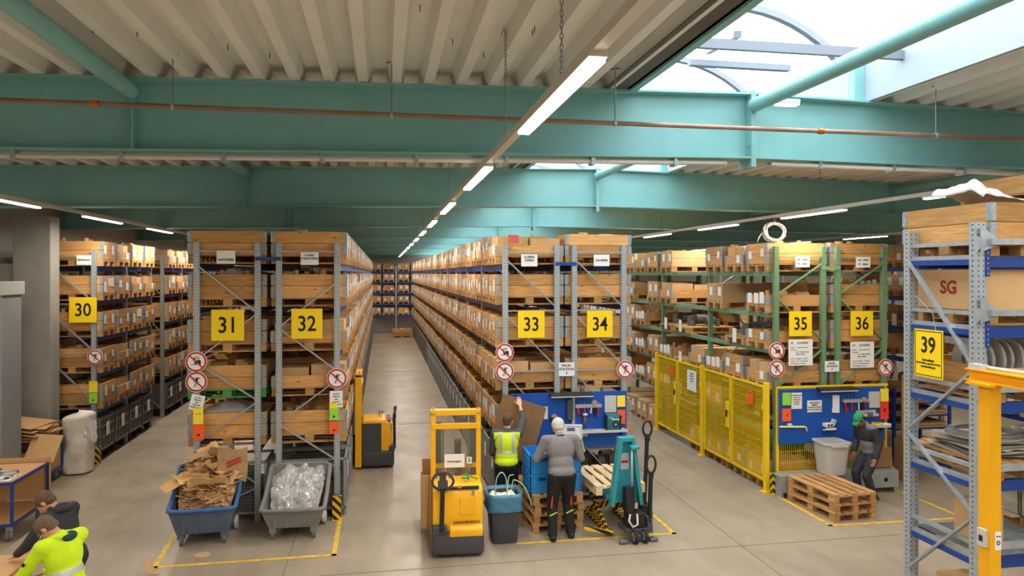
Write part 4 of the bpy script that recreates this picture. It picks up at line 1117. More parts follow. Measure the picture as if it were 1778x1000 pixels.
o=MB().grid(lambda u,v:Vector(((u-.5)*.36,(v-.5)*.36,.66+.05*noise.noise((u*5,v*5,0))+.03*noise.noise((u*14,v*14,3)))),24,24).build('foam_waste',M_FOAM,t,smooth=True)
M_STRAP=mat('green_strap',(150,200,170),.4)
for pts in ([(-.12,0,.66),(-.1,.02,.9),(-.02,.03,1.0),(.05,.03,.9),(.06,0,.66)],[(.15,.1,.7),(.18,.12,.85),(.3,.05,.8),(.38,-.05,.66),(.42,-.1,.5)],[(.1,.15,.68),(.12,.2,.88),(.2,.22,.9)]):
    P=[Vector(p) for p in pts]; Q=[]
    for i in range(len(P)-1):
        for s in (0,.33,.66): 
            a=P[max(i-1,0)];b_=P[i];c_=P[i+1];d_=P[min(i+2,len(P)-1)]; Q.append(.5*((2*b_)+(c_-a)*s+(2*a-5*b_+4*c_-d_)*s*s+(3*b_-a-3*c_+d_)*s**3))
    Q.append(P[-1]); MB().tube(Q,.009,6).build('packing_strap',M_STRAP,t,smooth=True)
# ---------------------------------------------------------------- loose pallets
def full_pallet(label,loc,rz,group,m_=None,Wd=.8):
    m_=m_ or M_PAL; t=thing('pallet',label,'pallet',loc,rz,group); hw=Wd/2
    for i in range(5): MB().cb((0,-hw+.06+(Wd-.12)*i/4,.133),(1.2,.125 if i%2==0 else .1,.022)).build('deck_board',m_,t)
    for x in (-.53,0,.53): MB().cb((x,0,.111),(.14,Wd,.022)).build('cross_board',m_,t)
    for x in (-.53,0,.53):
        for y in (-hw+.05,0,hw-.05): MB().cb((x,y,.061),(.14,.1,.078)).build('block',m_,t)
    for y in (-hw+.05,0,hw-.05): MB().cb((0,y,.011),(1.2,.1,.022)).build('skid',m_,t)
    return t
PS=[None]
def pstack(n,x,y,rz,names,group):
    for i in range(n):
        loc=(x+R.uniform(-.012,.012),y+R.uniform(-.012,.012),i*.1445+.0005); rr_=rz+R.uniform(-.015,.015)
        if PS[0] is None: PS[0]=full_pallet(names[i],loc,rr_,group)
        else: dup(PS[0],loc,rr_,names[i],group)
pstack(4,2.66,11.56,PI/2+.06,['%s wooden pallet under the blue crates'%q for q in ('lowest','second lowest','third lowest','topmost')],'pallets under the blue crates')
pstack(3,7.5,11.2,PI/2+.09,['%s of three wooden pallets stacked in the yellow-lined bay'%q for q in ('bottom','middle','top')],'pallet stack in the yellow-lined bay')
# ---------------------------------------------------------------- blue crates
def euro_crate(label,loc,rz,L=.58,Wd=.38,h=.3,m_=None,group='blue plastic crates on the pallets',name='plastic_crate'):
    m_=m_ or M_CRATE; t=thing(name,label,'crate',loc,rz,group)
    hl,hw=L/2,Wd/2; w=.016
    MB().bx(-hl+.01,hl-.01,-hw+.01,hw-.01,0,.015).build('base',m_,t)
    for s in (-1,1):
        b=MB().bx(-hl,hl,min(s*hw,s*(hw-w)),max(s*hw,s*(hw-w)),.0,h)
        for k in range(7): x=-hl+.02+(L-.04)*k/6; b.bx(x-.008,x+.008,min(s*hw,s*(hw+.012)),max(s*hw,s*(hw+.012)),.02,h)
        for z in (.1,.2,h-.02): b.bx(-hl,hl,min(s*hw,s*(hw+.014)),max(s*hw,s*(hw+.014)),z-.008,z+.012)
        b.build('long_side',m_,t)
        b=MB().bx(min(s*hl,s*(hl-w)),max(s*hl,s*(hl-w)),-hw,hw,0,h)
        for k in range(5): y=-hw+.02+(Wd-.04)*k/4; b.bx(min(s*hl,s*(hl+.012)),max(s*hl,s*(hl+.012)),y-.008,y+.008,.02,h)
        b.bx(min(s*hl,s*(hl+.014)),max(s*hl,s*(hl+.014)),-hw,hw,h-.03,h)
        e=b.build('short_side',m_,t)
        MB().bx(min(s*hl,s*(hl+.016)),max(s*hl,s*(hl+.016)),-.06,.06,h-.1,h-.06).build('hand_hole',mat('dark_blue_hole',(20,60,110),.6),e)
    return t
ZP=4*.1445+.002
for x,y,z,rz,l in ((2.45,11.33,0,PI/2,'lower blue crate on the pallets, beside the man in the vest'),(2.45,11.33,.305,PI/2,'upper blue crate on the pallets, beside the man in the vest'),(2.88,11.33,0,PI/2,'lower blue crate on the pallets, below the tilted grey tub'),(2.88,11.33,.305,PI/2,'upper blue crate on the pallets, below the tilted grey tub')):
    euro_crate(l,(x,y,ZP+z),rz)
t=euro_crate('light grey tub tilted on top of the blue crates','x' and (2.93,11.3,ZP+.64),PI/2,.5,.34,.24,M_LTGREY,'tilted tub','plastic_tub'); t.rotation_euler=(.0,.42,PI/2-.2)
t.location=(3.0,11.42,ZP+.68)
rc=thing('red_bucket','small red bucket on the pallets behind the lower blue crates','bucket',(2.36,11.80,ZP))
MB().lathe([(.0,0),(.07,0),(.09,.2),(.083,.2),(.065,.01),(0,.01)],n=16).build('body',M_RED,rc,smooth=True); MB().tube([(.09*math.cos(a),0,.2+.07*math.sin(a)) for a in [PI*k/10 for k in range(11)]],.004,5).build('handle',M_GALV,rc)
# the brown board held up by the man in the vest
YBD=11.98
P=[atY(*p,YBD) for p in ((874,683),(949,708),(921,806),(846,781))]
b=MB(); b._add([p for p in P]+[p+Vector((0,.012,0)) for p in P],[(3,2,1,0),(4,5,6,7)]+[(i,(i+1)%4,4+(i+1)%4,4+i) for i in range(4)])
o=b.build('hardboard_sheet',M_HARD,fixn=True); tag(o,'large brown hardboard sheet held upright by the man in the vest','board')
# ---------------------------------------------------------------- teal lift truck
def loop_handle(b,c,w,h,r=.017,tilt=0):
    b.tube([(c[0]+w*math.cos(a)*(1-.25*max(0,-math.sin(a))),c[1]+tilt*math.sin(a),c[2]+h*math.sin(a)) for a in [2*PI*k/20 for k in range(20)]],r,8,True)
LX,LY=3.66,10.62
t=thing('lift_truck','turquoise high-lift pallet truck carrying a pale pallet','pallet truck',(LX,LY,0),.05)
# tapering frame: two side rails, back plate
zb_,zt_=.50,1.46
b=MB().prism([(-.235,zb_),(.235,zb_),(.10,zt_),(-.10,zt_)],.03,.055).build('back_plate',M_TEALM,t,bev=.008)
for s in (-1,1):
    MB().bar((s*.235,-.02,zb_-.03),(s*.10,-.02,zt_),.06,.13,(0,1,0)).build('side_rail',M_TEALM,t,bev=.008)
b=MB().bx(-.13,.13,-.085,.055,zt_-.02,zt_+.05).build('top_bracket',M_TEALM,t,bev=.012)
MB().bx(.02,.16,-.2,-.06,zt_-.12,zt_-.06).build('valve_block',M_TEALM,t,bev=.02)
MB().cyl((.05,-.13,.62),(.05,-.13,zt_-.06),.017,12).build('piston_rod',M_ALU,t,smooth=True)
MB().cyl((.05,-.13,.2),(.05,-.13,.78),.042,14).build('cylinder',M_BLKP,t)
q=MB().bx(-.07,.06,.022,.029,1.0,1.25).build('sticker',mat('pale_sticker',(190,196,200),.5),t); MB().bx(-.06,.05,.018,.022,1.1,1.14).build('red_line',M_RED,q)
for s in (-1,1): MB().prism([(.06,.54),(1.25,.56),(1.25,.60),(.06,.60)],s*.2-.075,s*.2+.075,'x').build('fork',M_TEALM,t)
for s in (-1,1):
    MB().bar((s*.26,.1,.07),(s*.26,1.1,.5),.03,.09).build('scissor_arm',M_STRIPE,t)
    MB().bar((s*.22,.1,.5),(s*.22,1.1,.07),.03,.09).build('scissor_arm',M_STRIPE,t)
    MB().bx(s*.24-.05,s*.24+.05,.0,1.15,.03,.075).build('base_fork',M_STRIPE,t)
    MB().cyl((s*.24-.03,1.1,.04),(s*.24+.03,1.1,.04),.04,12).build('roller',M_TYRE,t)
MB().bar((-.24,-.1,.09),(-.62,.12,.12),.05,.05).build('outrigger',M_STRIPE,t)
b=MB().bx(-.06,.2,-.3,-.06,.2,.42).prism([(-.28,.42),(-.06,.42),(-.08,.78),(-.2,.8)],-.08,.03,'x'); b.build('pump_housing',M_BLKP,t,bev=.012)
MB().bx(-.12,.26,-.32,.02,.14,.2).build('base_plate',M_DGREY,t,bev=.01)
for x in (.0,.16):
    w=MB().cyl((x-.025,-.36,.1),(x+.025,-.36,.1),.1,24).build('wheel',M_RUB,t); 
    MB().cyl((x-.027,-.36,.1),(x+.027,-.36,.1),.068,20).build('wheel_disc',M_ALU,w)
    for k in range(6): a=k*PI/3; MB().bar((x-.028,-.36,.1),(x-.028,-.36+.062*math.cos(a),.1+.062*math.sin(a)),.004,.012,(1,0,0)).build('spoke',M_DGREY,w)
for x in (-.17,.31): MB().cyl((x-.06,-.34,.035),(x+.06,-.34,.035),.035,12).build('foot_roller',M_TYRE,t)
MB().bar((-.17,-.34,.06),(.31,-.34,.06),.03,.03).build('foot_bar',M_DGREY,t)
b=MB().tube([(-.05,-.31,.42),(-.09,-.36,.34),(-.03,-.37,.25),(.05,-.36,.28),(.06,-.31,.42)],.016,8).build('hose',M_LTGREY,t,smooth=True)
b=MB().tube([(.2,-.28,.4),(.3,-.3,.3),(.34,-.25,.42)],.009,6).build('chain',M_CHAIN,t)
b=MB().bar((.27,-.28,.22),(.30,-.26,.98),.05,.05,(0,1,0)); loop_handle(b,(.305,-.26,1.12),.075,.14,.018); b.bx(.275,.335,-.285,-.235,.94,1.02)
o=b.build('tiller',M_BLKP,t); smooth_by_angle(o)
MB().bar((.27,-.28,.12),(.27,-.25,.34),.085,.09,(0,1,0)).build('tiller_foot',M_DGREY,t,bev=.01)
t2=thing('hand_truck','black hand pallet truck behind the turquoise one, only its tall loop handle clear','pallet truck',(4.12,11.0,0),.0)
b=MB().bar((-.02,0,.2),(.03,.0,1.38),.05,.05,(0,1,0)); loop_handle(b,(.035,0,1.52),.075,.13,.017); b.bx(0,.07,-.03,.03,1.34,1.44)
o=b.build('tiller',M_BLKP,t2); smooth_by_angle(o)
MB().bx(-.09,.07,-.08,.1,.16,.34).build('pump_housing',M_BLKP,t2,bev=.015)
for x in (-.07,.05): MB().cyl((x-.025,-.02,.09),(x+.025,-.02,.09),.09,16).build('wheel',M_TYRE,t2)
pl=full_pallet('pale new pallet raised on the forks of the turquoise lift truck',(LX-.07,LY+.70,.603),PI/2+.05,None,M_PINE2)
# ---------------------------------------------------------------- pack station boards
def board(label,u0,u1,v0,v1,Y):
    a=atY(u0,v0,Y); b_=atY(u1,v1,Y); t=thing('tool_board',label,'tool board',(a.x,Y,b_.z)); w=b_.x-a.x; h=a.z-b_.z
    MB().bx(0,w,-.012,.012,0,h).build('panel',M_BLUED,t)
    f=MB().bx(0,w,-.02,-.012,h-.03,h).bx(0,w,-.02,-.012,0,.02); f.build('edge',M_BLUED,t)
    d=MB(); 
    for i in range(int(w/.06)):
        for j in range(int(h/.06)): x=.04+i*.06; z=.04+j*.06; d.bx(x-.004,x+.004,-.0135,-.012,z-.004,z+.004)
    q=d.build('peg_holes',mat('dark_blue_hole',(20,60,110),.6),t); q['kind']='stuff'
    for x in (.1,w-.1,w/2): MB().bx(x-.02,x+.02,.012,min(FY-Y,.09 if FY-Y<.1 else .018),h-.2,h-.15).build('mount',M_GALV,t)
    return t,w,h
Y1=FY-.09
B1,w1,h1=board('blue pegboard of pack station two, below rack signs thirty-three and thirty-four',886,1087.5,684,772.5,Y1)
YB1=Y1-.02
def tool(name,label,cat,u,v,Y,parts,rot=0,group=None):
    t=thing(name,label,cat,atY(u,v,Y)); t.rotation_euler=(0,rot,0)
    if group: t['group']=group
    for nm,b,m_ in parts: b.build(nm,m_,t)
    return t
def px(n,u=1040,Y=Y1): p=atY(u,700,Y); return n*(p.y*_c+p.x*_s)/F_PX
c=atY(995,690,YB1); d_=atY(995,771,YB1)
tag(MB().bx(c.x-.025,c.x+.025,YB1-.03,YB1+.005,d_.z,c.z).build('steel_rail',M_ALU),'upright silver rail splitting the blue board of pack station two','rail')
def lampbox(u0,u1,v,Y,label):
    a=atY(u0,v,Y-.14);b=atY(u1,v,Y-.14); t=thing('work_lamp',label,'lamp',(a.x,Y,a.z)); w=b.x-a.x
    MB().prism([(0,.07),(-.14,.05),(-.15,.015),(0,.02)],0,w,'x').build('hood',mat('dark_lamp_hood',(40,38,36),.6),t); MB().bx(-.0,w,-.155,-.148,-.0,.018).build('edge',M_LTGREY,t)
    MB().bx(.05,w-.05,-.11,-.05,.005,.02).build('tube',M_LTGREY,t)
lampbox(957,1030,691,YB1,'dark hooded work lamp along the top of the first blue board')
def holder(u0,v0,u1,v1,Y,m_,label,name='document_holder',d=.03,extra=None):
    a=atY(u0,v0,Y);b=atY(u1,v1,Y); t=thing(name,label,'card holder',((a.x+b.x)/2,Y,(a.z+b.z)/2)); w=b.x-a.x;h=a.z-b.z
    MB().bx(-w/2,w/2,-d,0,-h/2,h/2).build('sleeve',m_,t)
    MB().bx(-w/2,w/2,-d-.004,-d,-h/2,-h*.25).build('pocket',m_,t)
    if extra: text(extra,h*.25,M_BLACK,t,(0,-d-.006,.0))
    return t
holder(1049.5,687,1069,715,YB1,M_LTGREY,'light grey document holder on the first blue board')
holder(1071,687,1084.5,705.5,YB1,M_YCARD,'yellow card holder on the first blue board')
holder(1071,711.5,1084.5,735,YB1,M_ORANGE,'orange card holder on the first blue board',extra='0')
holder(983,692,993,727,YB1,M_DGREY,'dark box file fixed beside the silver rail of the first blue board',d=.09)
holder(944.5,706,951,727.5,YB1,M_WHITE,'white sheet half hidden by the brown board',d=.003)
# tool rail with hanging pliers and keys
def tools(u0,u1,v,Y,which,seed):
    a=atY(u0,v,Y);b=atY(u1,v,Y); t=thing('tool_rail','perforated tool holder strip on the %s blue board'%which,'tool rail',(a.x,Y,a.z)); w=b.x-a.x
    MB().bx(0,w,-.06,0,-.01,.035).build('strip',M_GALV,t); MB().bx(0,w,-.062,-.06,-.015,.045).build('lip',M_ALU,t)
    rr=random.Random(seed); cols=[(190,30,60),(40,40,44),(200,40,90),(60,60,140),(230,230,230),(30,30,30),(180,40,120)]
    nm=['red-handled pliers','black-handled knife','pink-handled screwdriver','blue-handled screwdriver','white tagged key','black-handled scissors','purple-handled screwdriver']
    for i in range(7):
        x=w*(i+.6)/7.4; k=thing('hand_tool','%s hanging from the tool strip of the %s blue board'%(nm[i],which),'tool',(a.x+x,Y-.04,a.z)); L_=rr.uniform(.1,.19)
        m_=mat('handle_%d'%i,cols[i],.5)
        MB().bar((0,-.0,-.01),(rr.uniform(-.02,.02),0,-.01-L_),.02,.022,(0,1,0)).build('handle',m_,k); MB().cyl((0,0,-.01),(0,0,.07),.006,8).build('shaft',M_GALV,k)
        if i in (0,5): MB().bar((.015,0,-.01),(.04,0,-.01-L_),.018,.02,(0,1,0)).build('handle',m_,k)
    return t
tools(998,1043,706,YB1,'first',1)
def roll(label,u,v,Y,m_,r=.045):
    p=atY(u,v,Y-.06); t=thing('tape_roll',label,'tape',p); MB().lathe([(r*.5,-.025),(r,-.025),(r,.025),(r*.5,.025),(r*.5,-.025)],n=20,ax='y').build('tape',m_,t); MB().cyl((0,-.03,0),(0,.07,0),r*.45,12).build('core',M_TAPE,t)
roll('small roll of tape on the first tool strip',1032,699,YB1,M_TAPE)
# shelf with radio
def shelf(u0,u1,v,Y,dep,label):
    a=atY(u0,v,Y-dep);b=atY(u1,v,Y-dep); t=thing('shelf_tray',label,'shelf',(a.x,Y,a.z)); w=b.x-a.x
    MB().bx(0,w,-dep,0,-.015,0).build('tray',M_LTGREY,t); MB().bx(0,w,-dep-.008,-dep,-.03,.012).build('front_lip',M_LTGREY,t)
    for x in (.05,w-.07): MB().prism([(-dep*.9,-.015),(0,-.015),(0,-.14)],x,x+.02,'x').build('bracket',M_BLUED,t)
    return t,a,w
s1,a1,ws1=shelf(1006,1090,750,YB1,.2,'light grey shelf on the first blue board, carrying the radio')
p=atY(1064,747,YB1-.11); r=thing('site_radio','turquoise and black jobsite radio on the first board shelf','radio',(p.x,YB1-.10,a1.z+.001),-.1)
b=MB().bx(-.115,.115,-.075,.075,0,.25).build('case',mat('radio_teal',(40,112,118),.45),r,bev=.025,seg=3)
for x in (-.118,.118): MB().bx(x-.014,x+.014,-.085,.085,0,.25).build('bumper',M_BLKP,r,bev=.008)
MB().bx(-.12,.12,-.05,.05,.245,.27).build('top_grip',mat('radio_teal',(40,112,118),.45),r,bev=.008)
q=MB().cyl((.035,-.086,.1),(.035,-.07,.1),.055,20).build('speaker',M_BLKP,r); MB().cyl((.035,-.092,.1),(.035,-.085,.1),.022,14).build('dial',M_GALV,q)
MB().bx(-.03,.1,-.078,-.07,.175,.2).build('display',mat('pale_display',(170,210,220),.3),r)
text('makita',.03,M_WHITE,r,(-.045,-.078,.212))
p=atY(1022,747,YB1-.12); t=thing('box_cutter','small grey cutter lying on the first board shelf','tool',(p.x,YB1-.12,a1.z+.013)); MB().bar((-.08,0,0),(.07,.01,0),.03,.022).build('body',M_GALV,t); MB().bar((.07,.01,0),(.12,.012,0),.018,.008).build('blade',M_ALU,t); MB().cyl((-.05,0,0),(-.05,0,.02),.012,8).build('knob',M_GREEN,t)
p=atY(1016,738,YB1-.05); t=thing('spray_bottle','small dark bottle hanging above the first board shelf','bottle',(p.x,YB1-.04,p.z)); MB().lathe([(0,0),(.035,0),(.035,.11),(.018,.14),(.014,.17),(0,.17)],n=14).build('body',mat('bottle_glass',(110,96,70),.3),t,smooth=True); MB().bx(-.035,.035,-.03,.03,.17,.2).build('cap',M_WHITE,t)
p=atY(963,750,YB1-.05); t=thing('tape_dispenser','brown tape dispenser hanging on the first blue board by the grey-haired man','tool',(p.x,YB1-.035,p.z)); MB().bx(-.025,.025,-.03,.03,0,.2).build('grip',M_CARD,t); MB().bx(-.07,.07,-.035,.035,.2,.25).build('head',M_BLKP,t); MB().cyl((0,-.03,.25),(0,.03,.25),.05,14).build('roll',M_TAPE,t)
p=atY(1008,772,YB1-.02); a_=atY(1008,757,YB1-.02); t=thing('squeegee_strip','pale yellowish strip hanging at the lower edge of the first blue board','tool',(a_.x,YB1-.02,a_.z)); MB().bar((0,0,0),(.07,0,-.28),.035,.012,(0,1,0)).build('strip',mat('pale_olive',(196,196,140),.5),t); MB().bx(.0,.12,-.02,.0,.0,.03).build('clip',M_WHITE,t)
# station four: yellow mesh screen, board and shelf
t=thing('mesh_screen','yellow mesh screen across the ends of racks thirty-five and thirty-six','fence',(7.09,FY-.075,0))
wS=atY(1541,700,FY-.075).x-7.09
MB().bx(0,wS,-.015,.015,1.90,1.94).build('top_rail',M_FENCE,t); MB().bx(0,wS,-.015,.015,.36,.39).build('bottom_rail',M_FENCE,t)
m=MB(); x=.03
while x<wS: m.bx(x-.0025,x+.0025,-.0025,.0025,.37,1.92); x+=.042
z=.55
while z<1.9: m.bx(0,wS,-.006,-.001,z-.003,z+.003); z+=.2
m.build('wire_mesh',M_FENCE,t)
for x in (.02,wS-.02,wS*.5): MB().bx(x-.02,x+.02,.015,.06,.0095,1.92).build('post',M_FENCE,t)
Y2=FY-.11
B2,w2,h2=board('blue pegboard of pack station four, on the yellow mesh screen',1352,1535,676.5,763,Y2)
YB2=Y2-.02
lampbox(1425,1490,681,YB2,'dark hooded work lamp along the top of the second blue board')
holder(1358,682,1371.5,703,YB2,M_LIME,'green card holder on the second blue board')
holder(1357.5,709.5,1372,730.5,YB2,M_ORANGE,'orange card holder on the second blue board',extra='0')
holder(1528,675,1541,696,YB2,M_YCARD,'yellow card holder at the right end of the second blue board')
holder(1527,696.5,1541,727,YB2,mat('red_card',(236,60,50),.6),'red card holder at the right end of the second blue board',extra='8')
holder(1508,680,1526,707,YB2,M_LTGREY,'grey document holder on the second blue board')
paper(1374,682,1392.5,709.5,YB2-.002,['UNTERWEISUNG','PACKPLATZ','Ordnung und','Sauberkeit','beachten',''],'white printed notice between the coloured holders of the second blue board')
paper(1401.5,695.5,1427,715,YB2-.002,['WERKZEUG','IMMER','ZURÜCKLEGEN','NACH NUTZUNG'],'white notice with four lines of print on the second blue board')
t=holder(1442,686,1456,716,YB2,M_WHITE,'white folder sticking out sideways from the second blue board',d=.01); t.rotation_euler=(0,0,-.5)
tools(1461,1505,697,YB2,'second',2)
roll('small roll of tape on the second tool strip',1501,694,YB2,M_TAPE)
a=atY(1354,741,YB2-.03);b_=atY(1400,743,YB2-.03); t=thing('strap_hook','long pale yellow hooked rod across the second blue board','tool',(a.x,YB2-.03,a.z))
MB().tube([(0,0,0),(b_.x-a.x-.03,0,-.02),(b_.x-a.x,0,-.04),(b_.x-a.x+.01,0,-.1)],.018,8).build('rod',mat('pale_yellow',(226,222,130),.5),t,smooth=True); MB().bx(.16,.24,-.01,.03,.02,.05).build('clip',M_WHITE,t)
p=atY(1440,747,YB2-.06); t=thing('roll_holder','small white rack with two dark rolls on the second blue board','holder',(p.x,YB2-.06,p.z))
MB().bx(-.11,.11,-.05,.06,0,.012).bx(-.11,.11,-.05,-.04,0,.05).build('tray',M_WHITE,t); MB().bx(-.1,.06,-.045,.06,.07,.13).build('box',M_WHITE,t)
for x in (-.04,.02): MB().cyl((x,-.05,.1),(x,-.03,.1),.022,12).build('roll',M_BLACK,t)
MB().bar((.06,0,.1),(.1,0,.2),.07,.06).build('dispenser',M_LTGREY,t)
s2,a2,ws2=shelf(1499,1547,741,YB2,.2,'light grey shelf at the right of the second blue board')
p=atY(1523,738,YB2-.1); t=thing('tape_tray','yellow oval tape tray on the second board shelf','tray',(p.x,YB2-.1,a2.z+.001)); MB().lathe([(0,0),(.09,0),(.1,.04),(.085,.04),(.08,.01),(0,.01)],n=20).build('tray',M_SIGN,t,smooth=True); MB().cyl((0,0,.01),(0,0,.05),.04,12).build('core',M_TAPE,t)
p=atY(1538,735,YB2-.1); t=thing('note_pad','white note pad on the second board shelf','note pad',(p.x-.02,YB2-.1,a2.z+.001),.3); MB().bx(-.09,.09,-.07,.07,0,.02).build('sheets',M_WHITE,t); MB().bx(-.09,.09,.05,.07,.02,.024).build('binding',M_BLACK,t)
p=atY(1505,722,YB2-.05); t=thing('tray_strip','grey wall tray with small parts above the second board shelf','tray',(p.x,YB2-.05,p.z)); MB().bx(-.2,.2,-.05,.05,0,.012).bx(-.2,.2,-.06,-.05,0,.05).bx(-.2,.2,.02,.05,0,.1).build('tray',M_LTGREY,t); lumps(MB(),.012,random.Random(2),7,.06,.3,.08).build('small_parts',M_PARTS,t)
# low steel bench with grey bin
a=atY(1352,830,11.9); b_=atY(1556,838,11.9)
t=thing('steel_bench','low galvanised steel bench with round holes along the foot of pack station four','bench',(a.x,11.96,0)); w=b_.x-a.x
MB().bx(0,w,-.12,.14,.36,.40).build('top',M_GALV,t); MB().bx(0,w,-.125,-.12,.1,.38).build('front_plate',M_GALV,t)
for k in range(4): x=w*(.5+.13*k); MB().cyl((x,-.129,.24),(x,-.124,.24),.04,14).build('hole',M_BLACK,t)
for x in (.05,w*.5,w-.05): MB().bx(x-.02,x+.02,-.1,.1,0,.36).build('leg',M_GALV,t)
p=atY(1444,790,11.93); t=thing('plastic_bin','light grey tapered plastic bin standing on the steel bench beside the man in the cap','bin',(p.x-.04,11.885,.401))
o=rings([sq(.18,0,40,.3),sq(.19,.01,40,.3),sq(.235,.54,40,.3),sq(.262,.55,40,.3),sq(.262,.585,40,.3),sq(.235,.585,40,.3),sq(.17,.03,40,.3)],True,True).build('body',M_LTGREY,t); smooth_by_angle(o)
MB().bx(-.16,.16,-.278,-.262,.52,.55).build('grip',M_LTGREY,t)
t=tag(MB().cb((9.0,12.02,.60),(.62,.012,.36),Matrix.Rotation(-.12,3,'X')).build('hardboard_sheet',M_HARD),'brown hardboard sheet leaning on the steel bench behind the man in the cap','board')
# ---------------------------------------------------------------- rack thirty-nine on the right
RX0=5.66; YN,YFAR=6.13,7.12; RL=[.42,1.23,1.98,2.74,3.48,4.17]
t39=thing('pallet_rack','near grey and blue pallet rack carrying the sign thirty-nine','rack',(0,0,0))
for x in (RX0,RX0+2.8):
    post(x,x+.115,YN,YN+.085,4.5,M_POST,t39); post(x,x+.115,YFAR-.085,YFAR,4.46,M_POST,t39)
for za,zb,s in ((4.15,3.1,0),(3.05,2.3,1),(2.27,1.66,0),(1.62,.78,1),(.74,.1,0)):
    ya,yb=(YFAR-.05,YN+.05) if s==0 else (YN+.05,YFAR-.05)
    MB().bar((RX0+.02,ya,za),(RX0+.02,yb,zb),.025,.05,(1,0,0)).build('brace',M_GALV,t39)
for z in RL:
    MB().bx(RX0+.115,RX0+2.8,YN+.012,YN+.06,z-.11,z).build('beam',M_BLUE,t39)
    MB().bx(RX0+.115,RX0+2.8,YFAR-.06,YFAR-.012,z-.11,z).build('beam',M_BLUE,t39)
    MB().bx(RX0+.115,RX0+2.8,YN-.075,YN-.035,z+.11,z+.17).build('stop_rail',M_GALV,t39)
    MB().prism([(YN-.08,z+.11),(YN-.0,z+.02),(YN-.0,z+.2),(YN-.08,z+.17)],RX0-.0,RX0+.004,'x').build('gusset_flange',M_GALV,t39)
    MB().prism([(RX0+.02,z+.03),(RX0+.06,z+.05),(RX0+.22,z+.105),(RX0+.22,z+.165),(RX0+.06,z+.27),(RX0+.02,z+.28)],YN-.034,YN-.028).build('gusset',M_GALV,t39)
    b=MB().bx(RX0+.10,RX0+.15,YN-.008,YN+.0,z-.2,z+.06).build('beam_connector',M_BLUE,t39)
    for k in range(5): MB().cyl((RX0+.128,YN-.011,z-.17+k*.05),(RX0+.128,YN-.006,z-.17+k*.05),.008,8).build('stud',M_GALV,b)
    MB().bx(RX0+.03,RX0+.07,YN+.085,YFAR-.085,z+.11,z+.15).build('depth_rail',M_GALV,t39)
    MB().bx(RX0+.02,RX0+.075,YN+.085,YFAR-.085,z-.085,z-.03).build('depth_beam',M_BLUE,t39)
    MB().bx(RX0+.035,RX0+.08,YN+.085,YFAR-.085,z-.03,z+.012).build('depth_cap',M_GALV,t39)
    for dx in (.62,1.9): MB().bx(RX0+dx,RX0+dx+.13,YN+.006,YN+.012,z-.085,z-.035).build('beam_label',M_LTGREY,t39)
g=MB(); z=RL[1]
for i in range(34): y=YN+.07+i*.026; g.bx(RX0+.13,RX0+2.78,y,y+.004,z+.001,z+.02)
for i in range(70): x=RX0+.13+i*.038; g.bx(x,x+.004,YN+.065,YFAR-.065,z+.005,z+.02)
q=g.build('grating',M_GALV,t39); 
# sign 39 on the end frame
p=(atX(1585,575,RX0-.035)+atX(1641,655,RX0-.035))/2; p.x=RX0-.035
t=thing('number_sign','yellow black-bordered sign reading thirty-nine with lines of small print','sign',p,-PI/2)
sw,sh=.40,.50
MB().bx(-sw/2,sw/2,-.004,.004,-sh/2,sh/2).build('plate',M_SIGN,t)
f=MB(); 
for bb in ((-.47,.47,-.47,-.455),(-.47,.47,.455,.47),(-.47,-.452,-.47,.47),(.452,.47,-.47,.47)): f.bx(bb[0]*sw,bb[1]*sw,-.006,-.004,bb[2]*sh,bb[3]*sh)
f.build('border',M_BLACK,t)
text('39',.235,M_BLACK,t,(0,-.006,.08),bold=.015,sx=.9)
for i,l in enumerate(('Sammellager','für SG-Räder, gepackte Artikel','und Bestellungen')): text(l,[.034,.027,.03][i],M_BLACK,t,(0,-.006,-.07-i*.035),bold=.03)
MB().tube([(.1,.0,.25),(.05,.01,.42),(-.2,.015,.6)],.004,5).build('wire',M_GALV,t)
t['label']='yellow black-bordered sign reading thirty-nine with lines of small print'
# its load
def cb39(loc,label,n=2,rz=PI/2,inside=None):
    t=thing('pallet_box',label,'box',loc,rz,'loads on rack thirty-nine')
    pallet_mb(MB()).build('pallet',M_PAL,t)
    for i in range(n): collar_mb(MB(),.145+i*.195).build('collar',M_PINE2 if 0 else M_PINE,t)
    for k in range(4):
        b=MB()
        for i in range(n): hinge_mb(b,.145+i*.195,only=k)
        b.build('corner_hinge',M_HINGE,t)
    if inside: inside(t)
    return t
ym=(YN+YFAR)/2+.10
cb39((RX0+.55,ym,RL[5]+.001),'two-tier pale collar box at the top corner of the near rack, below the white sheeting')
cb39((RX0+1.42,ym,RL[5]+.001),'two-tier collar box on top of the near rack, second from its corner')
cb39((RX0+1.38,ym+.1,RL[5]+.54),'single-tier collar box stacked highest on the near rack',1)
o=MB().grid(lambda u,v:Vector((RX0+.14+u*.62,ym-.53+v*.7,RL[5]+.545+(.24*(1-u)**1.1*(1-.3*v)+.04*noise.noise((u*6,v*6,0)))*(.3+.7*min(1,6*v))*min(1,10*u+.5))),22,16).build('plastic_sheeting',M_WFILM,smooth=True,solid=.006); tag(o,'bright white plastic sheeting on the topmost collar box of the near rack','plastic sheeting')
t=thing('carton','big brown carton printed SG on the fourth loaded shelf of the near rack','box',(RX0+.80,ym,RL[4]+.001),0)
pallet_mb(MB(),1.15,.95).build('pallet',M_PAL,t); MB().bx(-.60,.68,-.5,.5,.147,.56).build('carton_body',M_CARD,t,bev=.006)
text('SG',.19,mat('sg_red',(150,46,34),.7),t,(-.603,-.02,.37),rot=(PI/2,0,-PI/2),bold=.03)
